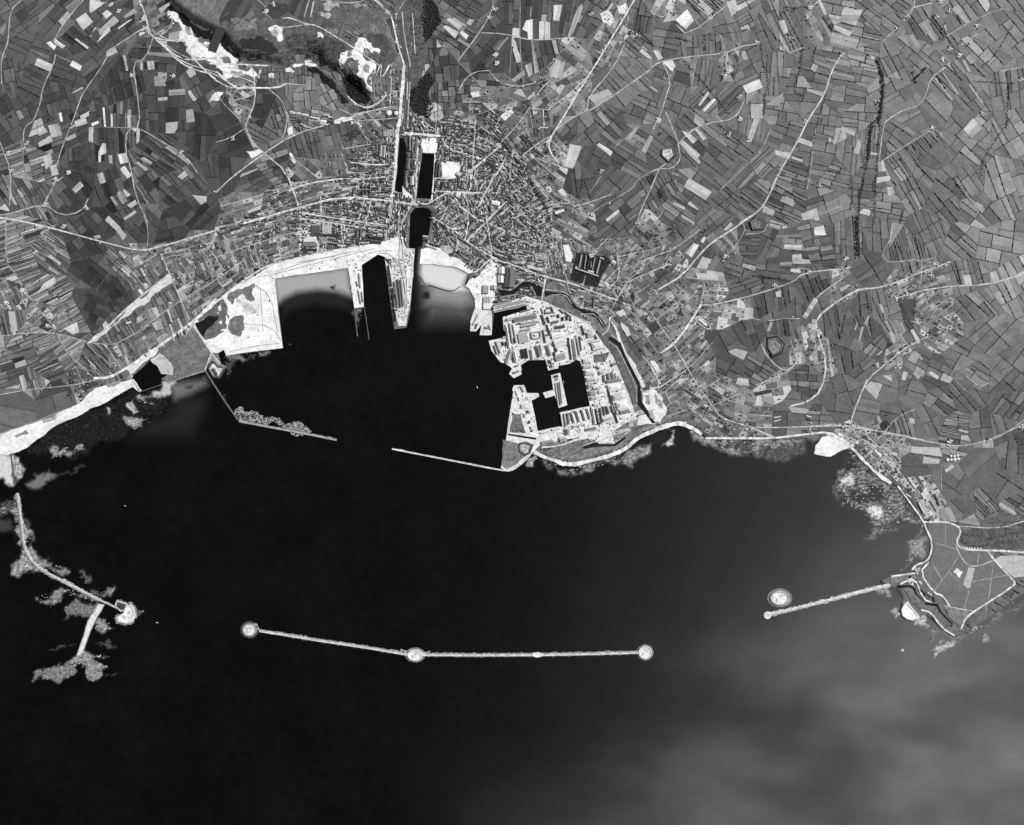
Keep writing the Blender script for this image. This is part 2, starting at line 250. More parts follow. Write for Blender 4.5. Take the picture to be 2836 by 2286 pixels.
# zones of special ground: name material tone raggedness exclude sheet : polygon
ZONES = '''
scrub rough 96 .12 1 a1:20,260 80,190 300,150 520,170 800,230 1000,340 1080,400 960,520 800,520 650,450 560,520 180,480 90,380
scrub rough 106 .12 1 a1:820,50 1100,60 1250,100 1330,230 1300,350 1100,280 900,200 800,150
scrub rough 80 .12 1 a1:540,300 720,290 1000,360 1000,520 900,560 780,440 560,470
scrub rough 84 .1 1 a1:1080,300 1320,300 1400,420 1320,620 1240,600 1280,420 1180,350
scrub_clearing rough 185 .35 1 a1:840,60 960,58 970,92 850,104
scrub_clearing rough 190 .35 1 a1:810,120 900,140 890,172 822,150
scrub_clearing rough 125 .3 1 a1:130,170 330,165 330,250 150,262
scrub_clearing rough 120 .3 1 a1:860,230 960,260 900,320 850,300
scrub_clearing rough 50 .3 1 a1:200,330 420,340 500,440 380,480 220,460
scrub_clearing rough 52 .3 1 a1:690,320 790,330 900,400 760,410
scrub_clearing rough 150 .3 1 a1:1080,60 1180,70 1190,105 1090,95
scrub_clearing rough 125 .3 1 a1:1130,280 1220,210 1260,250 1180,340
hillside rough 120 .15 1 a1:-390,-60 30,-60 70,260 30,300 -60,280 -190,190 -350,60
scrub rough 95 .1 1 a1:870,580 1000,700 1050,790 960,800 900,690 780,560
valley_floor rough 95 .05 1 a1:1390,0 1600,0 1640,330 1560,700 1510,980 1455,980 1470,500 1400,250
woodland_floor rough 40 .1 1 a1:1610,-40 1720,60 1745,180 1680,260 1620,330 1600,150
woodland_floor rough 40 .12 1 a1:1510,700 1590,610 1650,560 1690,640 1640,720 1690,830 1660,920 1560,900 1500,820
quarry_floor quarry 246 .3 1 a1:-370,90 -280,150 -210,200 -170,290 -80,330 0,345 80,400 185,475 150,510 290,540 295,640 90,620 50,560 -60,480 -180,450 -240,330 -280,200 -340,150
quarry_floor quarry 243 .2 1 a1:590,510 700,465 750,430 795,450 790,500 740,520 680,500 600,530
quarry_floor quarry 245 .3 1 a1:1095,295 1180,345 1280,410 1270,440 1150,400 1140,450 1230,490 1220,570 1180,620 1215,730 1160,700 1150,630 1095,600 1110,490 1060,470 990,550 945,555 1000,430 1080,390
quarry_floor quarry 240 .2 1 a1:415,240 530,230 530,330 490,345 420,260
quarry_floor quarry 225 .2 1 a1:790,270 820,275 840,320 790,315
quarry_floor quarry 235 .2 1 a1:535,530 570,525 610,560 540,560
quarry_floor quarry 235 .15 1 a1:-30,745 60,720 20,790 -60,800
works_yard apron 215 .2 0 a1:320,530 350,560 340,620 315,600
works_yard apron 220 .2 0 a1:410,575 450,580 450,615 415,610
works_yard apron 235 .1 0 a1:235,1180 340,1165 370,1190 280,1235
works_yard apron 240 .1 0 a1:565,1195 590,1190 620,1260 600,1275
works_yard apron 235 .1 0 a1:555,1000 595,985 600,1045 565,1060
works_yard apron 240 .1 0 a1:915,940 980,910 1050,915 1060,935 920,965
works_yard apron 190 .1 0 a2:-20,790 60,830 80,900 0,960 -60,880
works_yard apron 235 .12 0 a2:520,910 600,850 625,880 560,940
works_yard apron 238 .1 0 a2:1420,50 1500,30 1510,80 1480,120 1440,110
works_yard apron 225 .12 0 a2:1290,110 1350,80 1400,180 1370,210 1310,180
works_yard apron 225 .12 0 a2:290,720 350,710 370,750 300,760
town_square apron 244 .04 1 t:1185,472 1335,475 1325,540 1290,602 1190,592
town_square apron 246 .04 1 t:1030,288 1150,290 1150,405 1040,402
town_square apron 235 .05 1 t:880,660 960,740 970,770 890,740
town_square apron 225 .05 1 t:1300,705 1330,705 1335,740 1300,745
garden rough 170 .06 1 t:1165,1130 1240,1115 1290,1160 1240,1200 1180,1180
garden rough 90 .06 1 b2:100,150 200,100 210,130 140,190
garden rough 105 .06 1 b2:120,200 200,130 210,180 160,235
coast_verge rough 205 .06 1 t:740,1100 830,1045 860,1050 850,1290 800,1290 780,1200
harbour_ground sand 240 .012 1 b1:100,820 400,560 560,470 720,370 900,320 1200,262 1420,225 1600,190 1690,130 1700,330 1600,330 1580,312 1530,295 1405,378 1422,702 1348,712 1300,398 733,482 795,1020 355,1082 338,1034 292,1060 240,1055
harbour_ground sand 245 .06 1 b1:590,510 700,490 755,980 360,1050 320,990 480,920 560,740 660,760 600,560
pier_deck apron 218 .02 1 t:745,1235 800,1290 850,1290 860,1050 930,1145 976,1148 945,1550 910,1745 850,1745
pier_deck apron 235 .06 1 t:915,1240 945,1280 930,1400 940,1540 900,1530 905,1380
tidal_mud rough 110 .15 1 b1:130,800 260,670 340,640 380,780 330,900 200,960
tidal_mud rough 120 .2 1 b1:400,790 490,770 500,860 470,930 400,920 370,870
tidal_mud rough 120 .2 1 b1:370,600 450,560 580,510 580,650 540,660 480,600 420,640 400,690
tidal_mud rough 200 .2 1 b1:410,630 460,640 600,740 530,760 480,740
pond ditch 10 .15 1 b1:112,825 230,768 300,780 245,850 180,935 130,900
salt_marsh rough 118 .1 1 b0:1340,950 1490,880 1640,1060 1560,1200 1300,1280 1250,1260 1350,1200 1290,1110 1250,1060
sand_flat sand 200 .12 1 b0:1165,1110 1240,1060 1340,1160 1345,1230 1250,1220
arsenal_ground apron 228 .02 1 b2:180,425 440,335 562,375 700,440 930,552 1010,680 1110,800 1190,1000 1290,1272 1200,1330 1100,1400 1130,1480 1000,1480 760,1440 540,1500 500,1540 440,1600 345,1680 290,1690 245,1672 285,1440 315,1230 340,1085 333,1060 345,1030 425,1028 445,1088 535,1090 542,1116 482,1148 530,1384 726,1345 700,1240 772,1226 935,1190 905,1040 880,920 858,842 830,832 775,862 690,878 690,897 612,915 590,832 455,836 400,872 405,945 345,975 308,940 330,900 310,880 270,862 235,845 170,760 150,685 290,650 268,600 258,500 450,442 440,412 190,470
island_quay apron 228 .01 1 b2:632,952 702,934 758,1183 693,1205 661,1108 591,1130 570,1087 651,1065
rampart_grass rough 120 .06 1 b2:650,1530 760,1480 960,1440 1000,1480 880,1510 800,1570 720,1580
rampart_grass rough 130 .06 1 b2:900,1520 1130,1480 1220,1420 1250,1440 1150,1520 900,1590 800,1600
rampart_grass rough 118 .06 1 b2:600,230 720,240 830,420 900,455 840,490 760,420 660,330 590,290
rampart_grass rough 118 .05 1 b2:630,340 740,320 790,400 790,440 880,500 860,510 720,430 640,390
rampart_grass rough 125 .05 1 b2:890,480 990,490 1060,590 1030,640 940,540
rampart_grass rough 105 .06 1 b2:1070,660 1160,720 1210,850 1310,1030 1320,1160 1270,1190 1190,960
rampart_grass rough 125 .06 1 b2:260,1450 400,1490 380,1530 440,1580 290,1680 250,1650
rampart_grass rough 112 .06 1 b2:330,1240 400,1260 420,1340 440,1400 310,1390
rampart_grass rough 105 .05 1 b2:960,790 1085,775 1050,850 965,855
quay_apron apron 240 .04 1 b2:0,210 60,190 170,55 225,85 215,280 195,300 200,370 175,420 60,460 45,420 40,350 0,280 -30,260
quay_apron apron 225 .02 1 b2:10,530 45,430 150,440 175,460 172,640 80,640 95,560 50,612 6,610
beach sand 238 .05 1 b0:-320,1830 -320,1760 0,1690 200,1620 600,1460 640,1430 740,1330 1020,1262 1080,1362 1030,1322 980,1350 860,1420 700,1490 560,1570 420,1630 280,1736 200,1800 60,1850 -100,1850
dune sand 215 .1 1 b0:690,980 830,870 1020,680 1180,560 1320,450 1345,510 1200,600 1160,660 1000,770 800,920 760,960
dune sand 225 .08 1 b0:980,1180 1100,1080 1240,1010 1200,1080 1080,1170 1010,1230
beach sand 240 .08 1 c4:110,30 160,20 260,40 340,110 300,122 180,182 50,160 60,100
beach sand 228 .22 1 b2:1340,1085 1440,1060 1500,1130 1530,1230 1480,1320 1430,1320 1340,1170
waste_ground sand 236 .08 1 b2:1090,520 1150,600 1220,780 1290,870 1365,1040 1340,1050 1240,900 1150,680
waste_ground sand 220 .1 1 b2:1170,540 1230,580 1250,640 1220,650
waste_ground sand 230 .1 1 b2:1400,840 1430,840 1480,910 1450,930
waste_ground sand 210 .1 1 b2:1130,470 1190,440 1220,480 1170,500
waste_ground sand 230 .06 1 b2:1310,1270 1400,1240 1440,1330 1300,1340
hospital_garden rough 48 .04 1 b2:830,0 1060,30 1095,70 1040,160 1010,230 990,270 900,250 780,210 800,130
sports_ground field 235 .01 1 b2:725,-60 770,-60 800,30 790,75 750,70 735,0
sports_ground field 225 .01 1 b3:365,800 385,795 440,840 430,855
camp_field field 117 .01 1 c4:935,700 1070,690 1165,725 1185,775 1145,850 1180,890 1260,915 1390,915 1450,1000 1605,1150 1605,1180 1290,1370 1100,1340 1050,1260 980,1235 880,1085 945,1010 990,880 970,850 935,760
camp_field field 188 .03 1 c4:1205,1170 1245,1040 1295,1045 1255,1215
camp_yard apron 246 .12 1 c4:1130,1075 1160,1045 1180,1065 1205,1075 1180,1122 1160,1110
camp_field field 190 .03 1 c4:1440,980 1500,950 1700,950 1700,1110 1600,1120
headland_grass rough 125 .06 1 c4:650,1115 800,1095 830,1110 720,1160 640,1170
headland_grass rough 115 .06 1 c4:720,1180 820,1180 900,1300 1030,1330 1120,1470 1180,1520 1140,1570 1040,1500 960,1400 880,1370 800,1300
headland_grass rough 130 .06 1 c4:1060,1345 1280,1385 1210,1450 1180,1500 1110,1440
park_wood rough 95 .08 1 c4:1180,780 1270,740 1500,745 1680,700 1800,680 1800,900 1480,900 1260,890 1190,850
park_wood rough 105 .08 1 c4:1440,600 1680,650 1800,640 1800,720 1500,730 1330,720
park_wood rough 85 .08 1 c4:1590,0 1800,-60 1800,260 1620,180
beach sand 243 .03 1 t:1025,1150 1100,1135 1165,1140 1240,1200 1330,1230 1445,1325 1395,1340 1290,1288 1130,1266 1014,1263
dune_grass rough 150 .1 1 b0:110,1700 200,1655 225,1685 130,1715
dune_grass rough 165 .1 1 b0:330,1580 440,1540 445,1565 340,1605
dune_grass rough 150 .1 1 b0:820,1300 930,1270 940,1290 840,1325
shore_grass rough 150 .2 1 b2:1350,1100 1395,1100 1400,1185 1360,1170
shore_grass rough 165 .2 1 b2:1440,1090 1490,1150 1505,1210 1460,1180
shore_grass rough 170 .2 1 b2:1380,1220 1430,1210 1440,1290 1400,1280
quarry_waste rough 165 .3 1 a1:-260,170 -200,220 -180,280 -230,260
quarry_waste rough 150 .3 1 a1:-120,340 -40,350 20,400 -60,410
quarry_waste rough 120 .3 1 a1:30,450 110,460 120,500 60,500
quarry_waste rough 170 .3 1 a1:110,560 200,560 240,610 140,610
quarry_waste rough 110 .3 1 a1:1090,480 1125,520 1110,590 1060,560
quarry_waste rough 160 .3 1 a1:1160,520 1200,540 1190,590 1150,570
quarry_waste rough 140 .3 1 a1:1030,420 1070,410 1060,450 1020,460
quarry_waste rough 175 .3 1 a1:440,260 480,255 490,300 450,300
hangar_apron apron 215 .08 0 t:60,1000 160,960 230,1100 230,1180 80,1160
'''
# cliffs with their cast shadow painted in as near-black ground
CLIFF_SHADE = '''
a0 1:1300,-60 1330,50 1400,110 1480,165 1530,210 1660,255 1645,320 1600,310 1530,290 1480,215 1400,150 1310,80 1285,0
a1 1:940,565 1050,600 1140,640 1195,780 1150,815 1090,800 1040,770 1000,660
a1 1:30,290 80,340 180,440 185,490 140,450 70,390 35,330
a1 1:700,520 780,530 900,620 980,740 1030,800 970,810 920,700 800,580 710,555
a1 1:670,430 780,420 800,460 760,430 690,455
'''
HILL = pts('a1', '-400,-260 -350,60 -190,180 -20,262 40,292 185,460 520,515 640,445 800,425 810,520 940,560 1195,780 1290,700 1350,560 1400,430 1370,200 1290,60 1100,-260')
MOATS = '''
b2:225,290 330,298 435,210 575,275 565,345 500,325 480,265 400,268 345,330 232,345
b2:585,300 700,312 745,310 830,420 900,450 990,470 1062,580 1040,592 980,505 890,472 810,432 735,340 640,322 590,345
b2:1085,650 1172,700 1212,800 1322,1010 1335,1150 1442,1322 1418,1326 1300,1165 1305,1032 1188,800 1150,722 1080,675
b2:298,1403 520,1436 516,1452 300,1418
b2:880,1505 990,1465 1005,1488 1120,1488 1200,1425 1215,1440 1130,1502 1000,1502 890,1522
c4:690,1180 800,1178 840,1210 850,1250 905,1300 890,1300 835,1250 820,1215 790,1195 700,1200
c4:905,1310 1010,1325 1035,1380 1130,1480 1110,1478 1018,1385 1000,1345 910,1330
'''
# sea bed showing through: tone softness(sheet units) sheet : polygon
SHOALS = '''
172/.04 110 b1:700,460 1310,380 1350,640 1200,590 1060,580 900,600 800,650 740,700
40/.04 120 b1:735,480 1310,400 1340,740 1060,690 860,730 790,830
222/.04 90 t:1020,1150 1030,1230 1300,1280 1405,1340 1365,1425 1430,1490 1300,1500 1200,1480 1090,1440 1030,1420 1005,1340
150/.04 250 t:1030,1330 1450,1330 1460,1600 1330,1640 1040,1600
92/.04 330 t:1030,1440 1440,1440 1480,1700 1380,1736 1050,1736
95/.04 170 t:1060,1500 1200,1560 1420,1600 1420,1720 1300,1700 1180,1680 1090,1736 1060,1640
225/.35 60 c0:-60,60 70,60 98,355 40,345 -60,300
210 30 c0:100,165 132,168 165,240 112,350 88,200
125/.35 40 c0:240,285 340,250 560,222 590,228 400,295 170,350
160 25 c0:350,170 380,80 410,130 450,90 510,130 552,70 580,110 480,150
205/.35 40 b0:1060,1395 1260,1290 1360,1260 1380,1300 1280,1410 1180,1395 1100,1420
120/.2 120 b0:1290,1290 1600,1250 1620,1310 1500,1380 1350,1440
215 25 b0:820,1480 860,1480 860,1530 830,1520
215 25 b0:980,1450 1030,1430 1050,1530 1030,1550 990,1480
180 25 b0:950,1560 1080,1580 1150,1560 1060,1640 1000,1620
170 25 b0:1060,1400 1200,1450 1200,1460 1050,1430
40 60 b0:300,1725 560,1575 700,1500 860,1430 1000,1345 1300,1430 1310,1470 1250,1550 1050,1650 800,1736 400,1850 200,1850
42/.2 260 b0:1060,1600 1300,1500 1300,1300 1640,1400 1600,1560 1500,1736 1000,1736
175 30 c0:70,980 80,900 150,850 160,760 140,560 110,420 -30,540 100,560 130,780 180,830 210,880 280,950 150,975
95 60 c0:-40,560 -20,480 110,430 120,560
165 40 c0:160,560 200,700 230,790 330,890 460,930 480,960 420,980 300,930 180,800
160 25 c0:235,1120 430,1065 560,1090 680,1150 560,1140 450,1100 410,1150 350,1190 280,1160
140 25 c0:440,1200 560,1150 690,1180 660,1260 560,1250 440,1275
150 30 c0:620,1080 780,1040 790,1090 700,1130
110 20 c0:540,930 640,1000 590,1040
165 25 c0:640,1300 720,1280 780,1340 740,1360 660,1350
100 25 c0:660,1450 740,1410 800,1470 720,1460
90 25 c0:340,1490 470,1455 520,1460 380,1480
238/.3 14 c0:675,1170 720,1180 650,1300 600,1420 570,1510 520,1540 570,1400 600,1290
150 22 c0:215,1710 230,1640 330,1610 500,1590 520,1660 340,1690
165 22 c0:440,1580 540,1510 600,1500 750,1540 640,1550 740,1610 600,1690 580,1660 600,1620 500,1590
110 20 c0:720,1670 810,1640 800,1660
130 20 c0:920,1200 1000,1230 930,1270
70/.35 60 c0:-60,600 100,640 100,720 -60,690
155/2 60 c4:200,430 280,250 330,130 420,220 620,400 720,440 870,660 900,740 800,700 620,720 480,680 420,600 270,570
235 30 c4:230,420 260,350 400,320 360,410 290,400
240 30 c4:425,590 480,570 590,545 600,640 580,700 500,660
150 50 c4:770,840 880,750 940,830 920,980 810,960 800,900
180 40 c4:720,1070 790,930 820,980 760,1040
175 25 c4:640,1380 700,1350 740,1400 690,1450
185 25 c4:820,1450 900,1400 940,1520 890,1500
165 25 c4:580,1200 660,1230 640,1280 600,1250
185 22 c4:965,1690 990,1650 1120,1610 1200,1580 1310,1500 1320,1515 1140,1650 980,1735
120/2 40 c4:940,1560 1150,1560 1450,1400 1680,1260 1680,1330 1400,1500 1100,1620
140 20 c4:1350,1580 1390,1550 1420,1600 1370,1620
150 40 b2:560,1570 760,1680 1000,1610 1200,1560 1400,1480 1380,1560 1100,1640 760,1720 600,1640
190 30 b2:1200,1540 1400,1470 1410,1530 1280,1580
215 25 b2:1540,1360 1590,1380 1600,1490 1480,1500 1550,1460
190 25 b2:420,1650 500,1560 520,1600 440,1670
80 40 b2:720,1700 1180,1580 1200,1620 760,1710
158 40 b3:300,1650 430,1700 1000,1722 1220,1715 1200,1760 1000,1810 700,1790 500,1800 380,1740
90 60 b3:420,1780 800,1760 1200,1740 1180,1860 900,1880 600,1850
165 25 b3:520,1740 700,1735 690,1755 540,1760
160 25 b3:820,1745 960,1740 940,1765 840,1765
200 20 c4:270,350 440,310 430,325 280,365
200 20 c4:330,500 430,440 440,450 345,515
190 20 c4:590,430 640,410 610,560 590,560
180 20 c4:520,640 640,680 600,700 540,670
120 30 c4:600,420 700,420 760,520 680,560 610,520
110 40 c4:420,790 600,730 760,720 600,770 440,820
130 40 c4:500,1200 560,1180 640,1240 560,1250
150 25 c4:840,1470 890,1440 900,1490 860,1500
140 25 c4:960,1540 1010,1530 980,1600 950,1600
150 20 c4:1020,1620 1060,1610 1050,1650 1020,1650
140 30 b1:340,1090 640,1045 700,1045 600,1080 440,1110
95 40 b1:350,1120 440,1100 400,1180 370,1240
120 18 b1:1348,712 1420,705 1400,800 1368,870
130 30 b1:345,1385 330,1400 350,1440
60 10 b1:840,985 865,990 850,1005
130 30 b1:165,1250 185,1240 220,1310 150,1290
'''
# dark weed beds lying on the shoals
WEED = '''
30 c4:280,170 340,150 400,260 300,300
25 c4:230,450 280,470 370,580 280,590
22 c4:320,440 480,470 450,540 340,520
35 c4:480,400 580,420 600,520 470,540
25 c4:760,840 900,780 900,800 790,840
30 b0:1440,1320 1500,1320 1480,1340
25 b1:1165,538 1195,540 1185,555 1170,550
40 t:1030,1480 1080,1470 1095,1530 1040,1530
30 b2:1400,1420 1540,1380 1530,1450 1420,1500
'''
